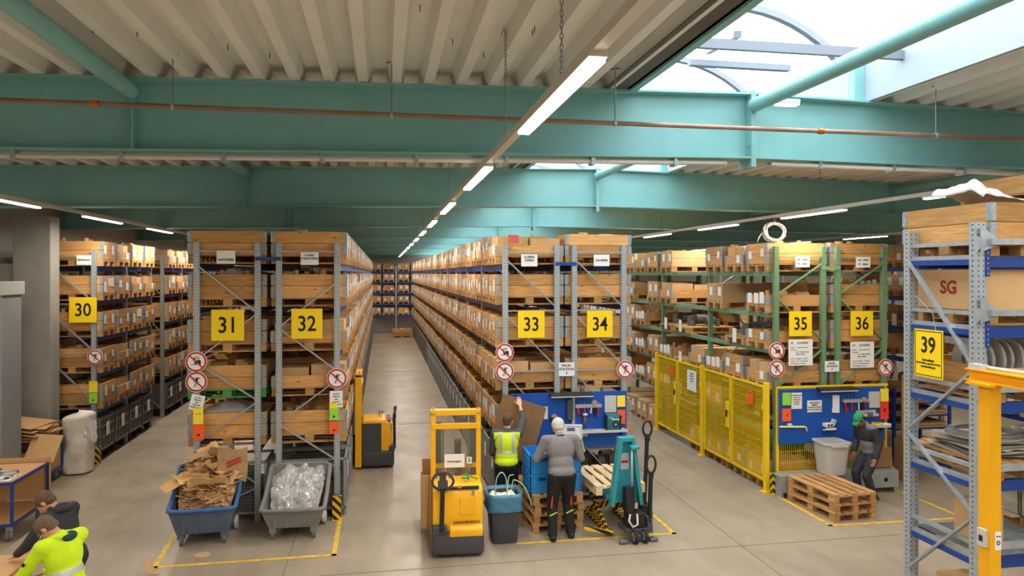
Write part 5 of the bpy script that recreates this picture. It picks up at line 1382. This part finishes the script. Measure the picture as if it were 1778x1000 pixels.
q=MB().bx(-.06,.06,-.503,-.5,.2,.558).build('tape',M_TAPE,t); MB().bx(.12,.28,-.504,-.5,.40,.54).build('paper_label',M_WHITE,t); MB().bx(.14,.26,-.504,-.5,.28,.34).build('print',M_INK,t)
def discs(t):
    pass
cb39((RX0+.62,ym,RL[3]+.001),'low collar box holding the row of grey discs on the near rack',1)
cb39((RX0+1.46,ym,RL[3]+.001),'low collar box with more grey discs, farther along the near rack',1)
M_DISC=mat('grey_felt_discs',(176,170,162),.7,noise_amt=.15,nscale=8)
for i in range(13):
    x=RX0+.34+i*.112+(.06 if i>5 else 0); t=thing('disc_roll','grey disc standing in the collar boxes of the near rack, %s from the corner'%ORD[i],'disc',(x,ym-.14+.02*(i%2),RL[3]+.375),0,'grey discs on the near rack')
    MB().lathe([(.05,-.018),(.215,-.018),(.215,.018),(.05,.018),(.05,-.018)],n=28,ax='x').build('disc',M_DISC,t); MB().lathe([(.052,-.02),(.075,-.02),(.075,.02),(.052,.02)],n=16,ax='x').build('core',M_DGREY,t)
for k,(xx,lab) in enumerate(((RX0+.6,'pallet of loose metal sheets and rings at the corner of the near rack'),(RX0+1.55,'second pallet of metal sheets on the near rack'))):
    t=thing('pallet',lab,'pallet',(xx,ym,RL[2]+.001),PI/2,'sheet pallets on the near rack'); pallet_mb(MB()).build('deck',M_PAL,t)
    rr=random.Random(40+k)
    for i in range(9):
        M=Matrix.Rotation(rr.uniform(-.4,.4),3,'Z')@Matrix.Rotation(rr.uniform(-.05,.05),3,'X')
        o=MB().cb((xx+rr.uniform(-.06,.06),ym+rr.uniform(-.06,.06),RL[2]+.155+.0155*i),(rr.uniform(.45,.62),rr.uniform(.6,.85),.006),M).build('metal_sheet',mat('pale_sheet',(186,176,160),.5,.2,noise_amt=.1,nscale=4,rand=.2)); tag(o,'thin pale sheet lying loosely on the %s, %s from below'%('corner sheet pallet' if k==0 else 'second sheet pallet',ORD[i]),'sheet','loose sheets on the near rack')
for i,(dx,dy,r_) in enumerate(((.62,-.02,.36),(.68,.04,.33),(1.5,.0,.34))):
    t=thing('metal_ring','large flat grey metal ring on the sheet pallets of the near rack, %s one'%ORD[i],'ring',(RX0+dx,ym+dy,RL[2]+.31+.022*(i%2)),0)
    MB().lathe([(r_-.06,0),(r_,0),(r_,.02),(r_-.06,.02),(r_-.06,0)],n=36).build('ring',M_GALV,t); MB().bx(-.03,.03,-r_,-r_+.08,.02,.024).build('tie',M_TAPE,t)
for i in range(4):
    o=MB().cb((RX0+1.25+.1*i,YN+.3,RL[2]+.52+0*i),(.3,.3,.02)) if 0 else None
for i in range(3):
    o=MB().cb((RX0+1.38+.03*i,YN+.32,RL[2]+.345+.035*i),(.36,.3,.032),Matrix.Rotation(.1*i,3,'Z')).build('folded_cloth',mat('red_cloth',(214,36,52),.8),bev=.01); tag(o,'folded red cloth on the near rack, %s from below'%ORD[i],'cloth')
t=thing('pallet','pallet under the white cartons on the grating of the near rack','pallet',(RX0+1.55,ym,RL[1]+.022),PI/2); pallet_mb(MB()).build('deck',M_PAL,t)
for i,(dx,dy) in enumerate(((1.3,-.2),(1.3,.22),(1.72,-.2),(1.72,.22))):
    t=thing('carton','open pale carton on the grating shelf of the near rack, %s of four'%ORD[i],'box',(RX0+dx,ym+dy,RL[1]+.168)); M_PC=mat('pale_carton',(206,200,188),.8)
    MB().bx(-.2,.2,-.19,-.184,0,.26).bx(-.2,.2,.184,.19,0,.26).bx(-.2,-.194,-.19,.19,0,.26).bx(.194,.2,-.19,.19,0,.26).bx(-.2,.2,-.19,.19,0,.006).build('body',M_PC,t)
    lumps(MB().bx(-.18,.18,-.17,.17,.006,.18),.17,random.Random(60+i),8,.1,.34,.32).build('contents',M_PARTS,t); MB().bx(-.08,.08,-.193,-.19,.1,.13).build('print',M_INK,t)
t=thing('carton','small brown carton behind the yellow crane column on the grating','box',(RX0+.35,YN+.35,RL[1]+.021)); MB().bx(-.15,.15,-.15,.15,0,.42).build('body',M_CARD,t); MB().bx(-.02,.02,-.152,.152,.3,.422).build('tape',M_TAPE,t)
t=thing('carton','brown carton on the lowest shelf of the near rack beside the crane column','box',(RX0+.55,YN+.45,RL[0]+.001)); MB().bx(-.3,.3,-.35,.35,0,.36).build('body',M_CARD,t); MB().bx(-.025,.025,-.352,.352,0,.362).build('tape',M_TAPE,t)
# ---------------------------------------------------------------- yellow crane
CX,CY=4.93,5.2
t=thing('jib_crane','yellow steel column with a horizontal beam on top, in front of the near rack','crane',(CX,CY,0))
MB().bx(-.044,.044,-.012,.012,.02,3.08).build('web',M_CRANE,t)
for s in (-1,1): MB().bx(-.052,.052,min(s*.05,s*.06),max(s*.05,s*.06),.02,3.08).build('flange',M_CRANE,t)
for s in (-1,1): MB().bx(min(s*.044,s*.052),max(s*.044,s*.052),-.05,.05,.02,3.08).build('side_plate',M_CRANE,t)
MB().bx(-.18,.18,-.18,.18,0,.02).build('base_plate',M_CRANE,t)
MB().bx(-.12,.12,-.12,.12,3.08,3.10).build('head_plate',M_CRANE,t)
b=MB().bx(-.012,.012,-2.4,.2,3.11,3.19).bx(-.06,.06,-2.4,.2,3.10,3.11).bx(-.06,.06,-2.4,.2,3.19,3.20); b.build('jib_beam',M_CRANE,t)
MB().bx(-.04,.04,.05,.18,3.2,3.24).build('junction_box',M_LTGREY,t); MB().tube([(.03,.05,3.22),(.04,-.4,3.222),(.05,-1.2,3.22),(.05,-2.3,3.222)],.012,8).build('air_hose',M_WHITE,t,smooth=True)
for y in (-.5,-1.3): MB().bx(.02,.07,y,y+.03,3.2,3.237).build('hose_clip',M_GALV,t)
q=MB().bx(-.005,.05,-.064,-.06,1.74,1.89).build('inspection_label',M_WHITE,t); MB().bx(.0,.045,-.066,-.064,1.85,1.856).build('black_bar',M_BLACK,q)
w=MB().lathe([(.010,-.0655),(.018,-.0655),(.018,-.064),(.010,-.064)],c=(.022,0,1.80),n=20,ax='y').build('round_mark',M_BLACK,q)
q=MB().bx(-.085,-.052,-.04,.04,1.76,1.90).build('switch_box',M_LTGREY,t); MB().bx(-.087,-.085,-.02,.02,1.8,1.85).build('switch',M_BLKP,q)
# blue stand with boards beyond the near rack
t=thing('sheet_stand','blue stand stacked with brown boards, seen past rack thirty-nine','rack',(10.5,13.1,0))
for x in (-.62,.62):
    for y in (-.4,.4): MB().bx(x-.025,x+.025,y-.025,y+.025,0,1.75).build('upright',M_BLUE,t)
SZ=(.95,1.2,1.45,1.68)
for z in SZ: MB().bx(-.62,.62,-.4,.4,z-.03,z).build('shelf',M_BLUE,t)
for k,z in enumerate(SZ):
    for j in range(4):
        o=MB().cb((10.5+.006*j,13.08-.006*j,z+.013+j*.027),(1.1,.7,.022)).build('board',M_HARD if j%2 else M_CARD); tag(o,'brown board on the %s shelf of the blue stand, %s from below'%(ORD[k],ORD[j]),'board','boards on the blue stand')
t=tag(MB().bx(9.88,10.18,12.46,12.5,.8,2.05).build('board',M_PINE),'pale upright wooden board propped beside the blue stand','board'); 
tag(MB().bx(9.86,10.2,12.42,12.7,0,.799).build('carton',M_CARD),'brown carton under the upright board beside the blue stand','box')
# ---------------------------------------------------------------- left side: carts, cartons, foam roll
def cart(label,x0,x1,y0,y1,zt,zl,panel):
    t=thing('platform_cart',label,'cart',(x0,y0,0)); w,d=x1-x0,y1-y0
    for x in (.02,w-.02):
        for y in (.02,d-.02): MB().bx(x-.018,x+.018,y-.018,y+.018,zl-.04,zt).build('tube_post',M_BLUE,t)
    for z in (zl,zt):
        f=MB().bx(0,w,0,.03,z-.04,z).bx(0,w,d-.03,d,z-.04,z).bx(0,.03,.03,d-.03,z-.04,z).bx(w-.03,w,.03,d-.03,z-.04,z); f.build('frame',M_BLUE,t)
        if z==zl or panel!='crate': MB().bx(.03,w-.03,.03,d-.03,z-.02,z+.002).build('deck',M_CARD if panel=='crate' else mat('cart_ply',(198,152,100),.6,noise_amt=.08,nscale=5),t)
    for x in (.1,w-.1):
        for y in (.12,d-.12):
            q=MB().cyl((x-.025,y,.085),(x+.025,y,.085),.085,18).build('caster',M_TYRE,t); MB().bx(x-.035,x+.035,y-.03,y+.03,.14,zl-.04).build('fork',M_GALV,q); MB().cyl((x-.028,y,.085),(x+.028,y,.085),.04,12).build('hub',M_GALV,q)
    return t,w,d
t,w,d=cart('blue two-deck cart with metal rings on top, at the edge beside the seated-height table'.replace('seated-height ',''),-6.5,-5.4,11.9,13.1,.9,.28,'')
MB().bx(.0,w+.02,d,d+.02,.3,.98).build('back_panel',MATS['cart_ply'],t)
for i in range(7):
    a=i*1.1; t=thing('hose_ring','coiled metal hose on the blue two-deck cart, %s of the pile'%ORD[i],'hose',(-5.95+.09*math.cos(a)+(.22 if i>4 else 0),12.3+.1*math.sin(a)-(.05 if i>4 else 0),.905+.018+(i%5)*.03),a,'metal hoses on the cart')
    MB().tube([(.13*math.cos(q),.13*math.sin(q),.006*math.sin(3*q)) for q in [2*PI*k/24 for k in range(24)]],.015,8,True).build('coil',M_GALV,t,smooth=True); MB().cyl((.13,-.03,0),(.13,.03,0),.02,10).build('fitting',M_DGREY,t)
tag(MB().bx(-5.78,-5.5,12.0,12.4,.903,.905).build('paper',M_WHITE),'white paper on the blue two-deck cart beside the hoses','paper')
t,w,d=cart('blue cart loaded with flattened cartons behind the two-deck cart',-7.35,-6.2,14.85,15.65,.78,.24,'crate')
MB().bx(.03,w-.03,d-.05,d-.035,.24,.8).build('side_panel',M_CARD,t); MB().bx(w-.045,w-.032,.03,d-.03,.24,.7).build('end_panel',M_CARD,t); MB().bx(.03,w-.03,.03,.045,.24,.66).build('side_panel',M_CARD,t); MB().bx(0,w,.0,.03,.48,.52).build('rail',M_BLUE,t)
rr=random.Random(77)
for i in range(9):
    M=Matrix.Rotation(rr.uniform(-.25,.25),3,'Z')@Matrix.Rotation(.11,3,'Y')
    c=(-6.75+rr.uniform(-.08,.06),15.25+rr.uniform(-.08,.03),  .90+.036*i)
    o=MB().cb(c,(1.05,.8,.02),M).build('flattened_carton',M_CARD); tag(o,'flattened brown carton on the loaded blue cart, %s from below'%ORD[i],'carton','flattened cartons on the blue cart')
M=Matrix.Rotation(-.35,3,'Z')@Matrix.Rotation(-.5,3,'X')
o=MB().cb((-6.12,14.62,.80),(.62,.02,.5),M).build('flattened_carton',M_CARD); tag(o,'flattened carton tilted against the front of the loaded blue cart','carton')
fr=thing('foam_roll','tall white roll of foam wrap by the foot of rack thirty','foam roll',(-6.02,15.93,0))
def fp(u,v):
    a=2*PI*u; r=.285*(1+.16*noise.noise((math.cos(a)*1.5,math.sin(a)*1.5,v*3))+.03*noise.noise((math.cos(a)*5,math.sin(a)*5,v*9)))
    e=min(1,v/.02)*min(1,(1-v)/.06)**.4 if v<1 else 0
    return Vector((r*math.cos(a)*e,r*math.sin(a)*e,1.22*v+.04*math.cos(a)*v))
MB().grid(fp,40,40,True).build('roll',M_FOAM,fr,smooth=True)
o=MB().grid(lambda u,v:Vector((.16+.26*u+.03*noise.noise((u*5,v*5,1)),-.2-.05*u+.06*noise.noise((u*4,v*4,3)),1.16-.42*v-.10*u+.04*noise.noise((u*6,v*6,7)))),14,14).build('loose_flap',M_FILM,fr,smooth=True)
# table at the lower left corner
t=thing('work_table','brown topped work table in the corner where two men lean','table',(-5.2,6.9,0))
MB().bx(0,1.42,0,1.95,.86,.9).build('table_top',mat('table_ply',(214,166,112),.55,noise_amt=.06,nscale=4),t)
for x in (.06,1.36):
    for y in (.06,1.89): MB().bx(x-.03,x+.03,y-.03,y+.03,0,.86).build('leg',M_GALV,t)
q=MB().bx(-4.45,-4.02,8.3,8.62,.9005,.903).build('paper',M_WHITE); tag(q,'white printed sheet on the work table','paper')
for i in range(6): MB().bx(-4.4,-4.1,8.35+i*.04,8.36+i*.04,.903,.9035).build('print_line',M_INK,q)
rr=random.Random(9)
for i in range(5):
    t=thing('wire_bundle','small bundle of grey wire on the work table, %s of five'%ORD[i],'wire',(-4.02+.08*(i%3),7.62-.09*(i//3)*1.2,.903),rr.uniform(0,3)); MB().tube([(.05*math.cos(a)*(1+.2*math.sin(3*a)),.03*math.sin(a),.012+.008*math.sin(2*a)) for a in [k*.5 for k in range(26)]],.004,5).build('wire',M_PARTS,t); MB().cyl((.04,-.01,.008),(.04,.01,.012),.008,6).build('tie',M_BLACK,t)
# ---------------------------------------------------------------- people
def rotx(a): return Matrix.Rotation(a,3,'X')
def ik(S,T,a,b,pole):
    S,T=Vector(S),Vector(T); d=T-S; L=min(d.length,(a+b)*.995); n=d.normalized(); T=S+n*L
    x=(a*a-b*b+L*L)/(2*L); h=math.sqrt(max(0,a*a-x*x)); p=Vector(pole)-n*Vector(pole).dot(n); p.normalize()
    return S+n*x+p*h,T
def person(label,loc,rz,h=1.78,lean=.1,pitch=.2,turn=0,hands=((-.25,.1,.8),(.25,.1,.8)),feet=((-.12,0),(.12,.05)),hip=.93,girth=1.0,skin=None,hair=(90,70,50),hairtype='short',
           top=(120,118,118),sleeve=1.0,trouser=(34,34,38),vest=None,bands=None,cap=None,glasses=False,poles=((-.6,-.6,-.6),(.6,-.6,-.6)),extra=None,hipy=0,twist=0):
    s=h/1.78; t=thing('person',label,'person',loc,rz)
    skin=skin or M_SKIN; key='%s_%d'%(label.split()[0],len(bpy.data.objects))
    Mt=Matrix.Rotation(twist,3,'Z')@rotx(-lean); d=Mt@Vector((0,0,1)); H=Vector((0,hipy,hip*s))
    C=lambda k,dy=0:H+d*(k*s)+Mt@Vector((0,dy*s,0))
    sh=[H+d*(.485*s)+Mt@Vector((q*.185*s*girth,0,0)) for q in (-1,1)]
    nb=C(.54,.0)
    Mh=Matrix.Rotation(turn,3,'Z')@Matrix.Rotation(twist,3,'Z')@rotx(-(lean+pitch)); hd=nb+((Mh@Vector((0,.3,1)))*.6+d*.4).normalized()*.155*s+Mh@Vector((0,.02,0))
    hp=[H+Vector((q*.095*s,0,-.03)) for q in (-1,1)]
    arms=[]
    for i in (0,1):
        e,w=ik(sh[i],hands[i],.30*s,.265*s,poles[i]); arms.append((sh[i],e,w))
    legs=[]
    for i in (0,1):
        A=Vector((feet[i][0],feet[i][1],.085*s)); k,a=ik(hp[i],A,.43*s,.43*s,(0,1,.0)); legs.append((hp[i],k,A))
    def torso(b,f):
        b.ell(C(.36),((.165*girth+f)*s,(.108*girth+f)*s,(.20+f)*s),Mt); b.ell(C(.15,.01),((.150*girth+f)*s,(.112*girth+f)*s,(.19+f*.5)*s),Mt)
        b.cap(sh[0],sh[1],(.062+f)*s,(.062+f)*s); b.cap(C(.46),C(.53),(.085+f)*s,(.055+f)*s)
    def arm(b,f,i,fr=1.0):
        S,e,w=arms[i]; b.cap(S,e,(.056+f)*s,(.044+f)*s)
        if fr>0: b.cap(e,e.lerp(w,fr),(.044+f)*s,(.044-(.014*fr)+f)*s)
    def pelvis(b,f): b.ell(H,((.158*girth+f)*s,(.118*girth+f)*s,(.13)*s),rotx(-lean*.5))
    def leg(b,f,i):
        a,k,e=legs[i]; b.cap(a,k,(.080*girth+f)*s,(.058+f)*s); b.cap(k,e,(.056+f)*s,(.042+f)*s)
    # body: one continuous skin
    b=MB(); torso(b,-.012); pelvis(b,-.01)
    for i in (0,1): arm(b,-.004,i); leg(b,-.012,i); b.cap(legs[i][2],legs[i][2]+Vector((0,.1,-.04)),.035,.03)
    b.cap(nb-d*.03,hd-Mh@Vector((0,.01,.05)),.056*s,.052*s)
    b.ell(hd+Mh@Vector((0,-.012,.028)),(.074*s,.094*s,.083*s),Mh,20,14); b.ell(hd+Mh@Vector((0,.028,-.035)),(.060*s,.068*s,.080*s),Mh,20,14)
    b.ell(hd+Mh@Vector((0,.048,-.088)),(.040*s,.040*s,.030*s),Mh); b.cap(hd+Mh@Vector((0,.088,.005)),hd+Mh@Vector((0,.110,-.030)),.010,.016)
    b.cap(hd+Mh@Vector((-.03,.082,.018)),hd+Mh@Vector((.03,.082,.018)),.014,.014)
    for q in (-1,1): b.ell(hd+Mh@Vector((q*.076*s,-.005,-.012)),(.011,.024,.034),Mh)
    for i in (0,1):
        S,e,w=arms[i]; fd=(w-e).normalized(); side=Vector((1,0,0)) if abs(fd.x)<.8 else Vector((0,1,0)); nrm=fd.cross(side).normalized(); sd=nrm.cross(fd).normalized()
        Mp=Matrix((sd,fd,nrm)).transposed(); pc=w+fd*.05
        b.ell(pc,(.042,.056,.018),Mp)
        for k in range(4):
            o=(k-1.5)*.021; L1=[.036,.042,.040,.032][k]; p0=w+fd*.09+sd*o; p1=p0+fd*L1-nrm*.006*(1+.2*k); p2=p1+fd*L1*.75-nrm*.018
            b.cap(p0-fd*.02,p1,.0098,.009,8); b.cap(p1,p2,.009,.0078,8)
        q=-1 if i==0 else 1; th=w+fd*.03-sd*q*.036; t1=th+fd*.035-sd*q*.026-nrm*.01; b.cap(th,t1,.013,.011,8); b.cap(t1,t1+fd*.03-sd*q*.006-nrm*.008,.011,.009,8)
    remesh(b,'body',skin,t,.0068,3)
    # clothes
    mt_=mat('top_'+key,top,.8,noise_amt=.08,nscale=9,bump=.25); mp=mat('trousers_'+key,trouser,.8,noise_amt=.12,nscale=9,bump=.3)
    b=MB(); torso(b,.014); b.ell(H+d*.03,((.16*girth+.018)*s,(.12*girth+.016)*s,.12*s),rotx(-lean*.6))
    for i in (0,1): arm(b,.014,i,sleeve)
    tp=remesh(b,'jacket' if sleeve>.9 else 'shirt',mt_,t,.012,5)
    b=MB(); pelvis(b,.008)
    for i in (0,1): leg(b,.026,i)
    tr=remesh(b,'trousers',mp,t,.012,5)
    for i in (0,1):
        A=legs[i][2]; b=MB(); b.cap(A+Vector((0,-.05,-.04)),A+Vector((0,.17,-.045)),.052,.047); b.cap(A+Vector((0,-.01,.02)),A+Vector((0,0,-.03)),.05,.05)
        sh_=remesh(b,'shoe',mat('black_shoe',(30,30,32),.6),t,.008,4,[((0,0,.002),(0,0,-1))])
        MB().bar(A+Vector((-.035,.07,-.005)),A+Vector((.035,.07,-.005)),.012,.008).bar(A+Vector((-.05,-.03,-.05)),A+Vector((-.05,.08,-.05)),.006,.012).bar(A+Vector((.05,-.03,-.05)),A+Vector((.05,.08,-.05)),.006,.012).build('lime_trim',mat('lime_stripe',(190,230,60),.6),sh_)
    # face
    for q in (-1,1):
        ey=MB().ell(hd+Mh@Vector((q*.030*s,.086,-.002)),(.012,.010,.0075),Mh,10,6).build('eye',mat('eye_white',(232,228,222),.3),t,smooth=True); MB().ell(hd+Mh@Vector((q*.030*s,.0945,-.002)),(.005,.003,.005),Mh,8,6).build('iris',M_BLACK,ey)
        MB().bar(hd+Mh@Vector((q*.016,.098,.016)),hd+Mh@Vector((q*.044,.092,.016)),.006,.006).build('eyebrow',mat('hair_'+key,hair,.8,noise_amt=.25,nscale=60,bump=.4),t)
    MB().ell(hd+Mh@Vector((0,.092,-.064)),(.022,.008,.005),Mh,10,6).build('mouth',mat('lips',(176,104,92),.5),t,smooth=True)
    if hairtype:
        b=MB(); g=.010 if hairtype=='short' else .022
        b.ell(hd+Mh@Vector((0,-.014,.030)),(.074*s+g,.094*s+g,.083*s+g+.004),Mh,28,20); b.ell(hd+Mh@Vector((0,-.045,-.03)),(.062*s+g*.6,.052*s+g*.6,.06*s),Mh,20,12)
        cuts=[(hd+Mh@Vector((0,.058,.028)),Mh@Vector((0,.86,-.5))),(hd+Mh@Vector((0,0,-.082)),Mh@Vector((0,0,-1)))]
        remesh(b,'hair',MATS['hair_'+key],t,.007,1,cuts)
    if vest:
        b=MB(); torso(b,.030); b.ell(H+d*.05,((.16*girth+.03)*s,(.12*girth+.03)*s,.12*s),rotx(-lean*.6))
        v=remesh(b,'vest',vest,t,.012,5,[(C(.525),d),(sh[0]+Mt@Vector((-.02,0,0)),Mt@Vector((-1,0,0))),(sh[1]+Mt@Vector((.02,0,0)),Mt@Vector((1,0,0))),(C(-.0),-d)])
        mr=mat('reflective_tape',(200,200,196),.35,.2)
        b=MB(); torso(b,.034); b.ell(H+d*.05,((.16*girth+.034)*s,(.12*girth+.034)*s,.12*s),rotx(-lean*.6))
        remesh(b,'reflective_band',mr,t,.012,5,[(C(.235),d),(C(.185),-d)])
        for q in (-1,1):
            b=MB(); torso(b,.034); ctr=C(.3)+Mt@Vector((q*.10*s,0,0))
            remesh(b,'reflective_strap',mr,t,.012,5,[(ctr+Mt@Vector((.024,0,0)),Mt@Vector((1,0,0))),(ctr-Mt@Vector((.024,0,0)),Mt@Vector((-1,0,0))),(C(.20),-d),(C(.53),d)])
    if bands:
        for k,m_ in bands:
            b=MB(); torso(b,.018); b.ell(H+d*.03,((.16*girth+.022)*s,(.12*girth+.02)*s,.12*s),rotx(-lean*.6)); remesh(b,'reflective_band',m_,t,.012,5,[(C(k+.03),d),(C(k-.03),-d)])
    if cap:
        b=MB(); b.ell(hd+Mh@Vector((0,-.012,.034)),(.074*s+.014,.094*s+.014,.083*s+.016),Mh,28,20)
        mc=mat('cap_'+key,cap,.7); cp=remesh(b,'cap',mc,t,.008,2,[(hd+Mh@Vector((0,0,.025)),Mh@Vector((0,-.15,-1)))])
        def br(u,v):
            a=(u-.5)*2; y=.075+.085*v*(1-.45*a*a); return hd+Mh@Vector((a*.072,y-.02*a*a,.048-.012*v-.02*a*a))
        MB().grid(br,13,6).build('cap_brim',mc,cp,smooth=True,solid=.004)
    if glasses:
        b=MB()
        for q in (-1,1): b.tube([hd+Mh@Vector((q*.033+.024*math.cos(a),.108,-.004+.018*math.sin(a))) for a in [2*PI*k/14 for k in range(14)]],.003,5,True); b.bar(hd+Mh@Vector((q*.058,.106,0)),hd+Mh@Vector((q*.086,.0,.0)),.004,.006)
        b.bar(hd+Mh@Vector((-.01,.11,0)),hd+Mh@Vector((.01,.11,0)),.004,.004); b.build('glasses',M_BLKP,t)
    return dict(t=t,H=H,d=d,Mt=Mt,C=C,arms=arms,legs=legs,hd=hd,Mh=Mh,nb=nb,s=s,sh=sh)
def legstrip(P,i,k0,k1,m_,off,name='trouser_stripe',w=.022):
    a,k,e=P['legs'][i]; q=lambda u:(a.lerp(k,u) if u<1 else k.lerp(e,u-1))+Vector(off)
    MB().tube([q(k0+(k1-k0)*j/5) for j in range(6)],w/2,6).build(name,m_,P['t'],smooth=True)
M_OSTR=mat('orange_stripe',(250,84,44),.6); M_HV=mat('hi_vis_yellow',(214,246,30),.6,noise_amt=.05,nscale=8,bump=.25); M_LSTR=mat('lime_stripe',(190,230,60),.6)
P=person('grey-haired man in grey shirt and black trousers, seen from behind, at the blue crates',(2.66,10.62,0),-.02,1.86,.27,.42,0,((-.17,.35,1.20),(.17,.36,1.20)),((-.15,-.03),(.15,.06)),.94,1.18,hair=(206,202,196),hairtype='full',top=(128,124,124),trouser=(30,30,33),poles=((-.75,-.3,-.9),(.55,-.3,-1)))
for i in (0,1): legstrip(P,i,.55,1.1,M_OSTR,((-.03 if i==0 else .03),-.088,0)); 
for i in (0,1):
    k,e=P['legs'][i][1],P['legs'][i][2]; c_=k.lerp(e,.3); MB().bar(c_+Vector((-.06,-.082,-.02)),c_+Vector((.055,-.082,.03)),.008,.016,(0,0,1)).build('knee_piping',M_LSTR,P['t'])
q=P['nb']; MB().tube([q+P['Mt']@Vector((.075*math.cos(a),.075*math.sin(a)-.005,.0)) for a in [2*PI*k/20 for k in range(20)]],.012,6,True).build('collar',M_BLACK,P['t'],smooth=True)
hw_=atY(903,694,11.90); L0=Vector((1.97,11.52,0)); r_=Matrix.Rotation(-(-.12),3,'Z')@(hw_-L0)
P=person('man in a yellow reflective vest raising one arm to hold the brown hardboard sheet',tuple(L0),-.12,1.78,.04,.12,-.35,((-.2,.30,.98),(r_.x,r_.y,r_.z-.10)),((-.12,-.03),(.12,.04)),.93,1.02,hair=(92,70,56),hairtype='short',top=(72,74,80),sleeve=.45,trouser=(32,32,35),vest=M_HV,poles=((-.3,-.7,-.5),(.7,-.3,-.4)))
legstrip(P,1,.7,1.0,M_OSTR,(.03,-.085,0))
hl=atY(1480,806,11.36); L0=Vector((8.50,11.55,0)); A_=PI/2+.12; r_=Matrix.Rotation(-A_,3,'Z')@(hl-L0)
P=person('man in a green cap and dark grey jacket, looking down beside the grey bin',tuple(L0),A_,1.68,.24,.62,0,((-.27,.13,.80),(.20,.16,.82)),((-.1,.0),(.13,.12)),.90,1.05,skin=M_SKIN2,hair=(40,32,28),top=(124,122,120),sleeve=.95,trouser=(50,54,64),cap=(40,150,92),poles=((-.3,-1,-.2),(.5,-.8,-.4)),hipy=-.02)
for S,e,w in P['arms']:
    b=MB(); b.cap(S+(e-S)*.08,e,.076,.064); b.cap(e,e.lerp(w,.9),.064,.05); remesh(b,'dark_sleeve',mat('dark_sleeve_cloth',(54,54,58),.8,noise_amt=.1,nscale=9,bump=.25),P['t'],.012,4)
b=MB(); b.ell(P['C'](.36),(.19,.14,.2),P['Mt']); remesh(b,'dark_chest',mat('dark_sleeve_cloth',(54,54,58)),P['t'],.012,4,[(P['C'](.3,.03),P['Mt']@Vector((0,-1,0)))])
P=person('man in a bright yellow hi-vis jacket and glasses leaning over the work table',(-3.0,7.70,0),PI/2-.55,1.76,.22,.85,.45,((-.24,.46,.985),(.10,.46,1.0)),((-.14,.0),(.14,.05)),.93,1.1,hair=(112,94,76),top=(214,246,30),sleeve=.93,trouser=(40,42,48),bands=[(.19,mat('reflective_tape',(200,200,196),.35,.2))],glasses=True,poles=((-.7,-.2,-.8),(.2,-.2,-1)))
S,e,w=P['arms'][0]
MB().bar(S.lerp(e,.5)+Vector((-.078,0,.0)),S.lerp(e,.5)+Vector((-.078,.03,-.02)),.006,.03,(0,0,1)).build('sleeve_patch',M_BLACK,P['t'])
MB().tube([P['C'](.50,.02)+Vector((-.19,.03,.04)),P['C'](.42,.02)+Vector((-.235,.02,.0)),P['C'](.34,.03)+Vector((-.215,.03,-.0))],.012,6).build('dark_piping',mat('dark_green_trim',(30,74,70),.7),P['t'],smooth=True)
b=MB(); b.tube([P['nb']+P['Mt']@Vector((.085*math.cos(a),.085*math.sin(a)-.01,.0)) for a in [2*PI*k/20 for k in range(20)]],.03,8,True); b.build('collar',M_HV,P['t'],smooth=True)
b=MB(); b.ell(P['nb']+P['Mt']@Vector((.02,-.10,-.02)),(.08,.03,.05),P['Mt']); b.build('hood_patch',mat('dark_green_trim',(30,74,70),.7),P['t'],smooth=True)
P=person('man in a black hooded jacket leaning over the work table behind the hi-vis jacket',(-3.34,8.64,0),PI/2-.3,1.76,.30,.70,.25,((-.22,.46,1.0),(.22,.46,1.0)),((-.14,.0),(.14,.05)),.93,1.08,hair=(104,78,54),top=(52,52,56),sleeve=.95,trouser=(40,42,48),poles=((-.9,-.2,-.6),(.8,-.2,-.6)))
b=MB(); b.tube([P['nb']+P['Mt']@Vector((.10*math.cos(a),.085*math.sin(a)-.03,.0+.02*math.sin(a))) for a in [2*PI*k/20 for k in range(20)]],.036,8,True); b.build('hood',mat('black_hood',(48,48,50),.8),P['t'],smooth=True)
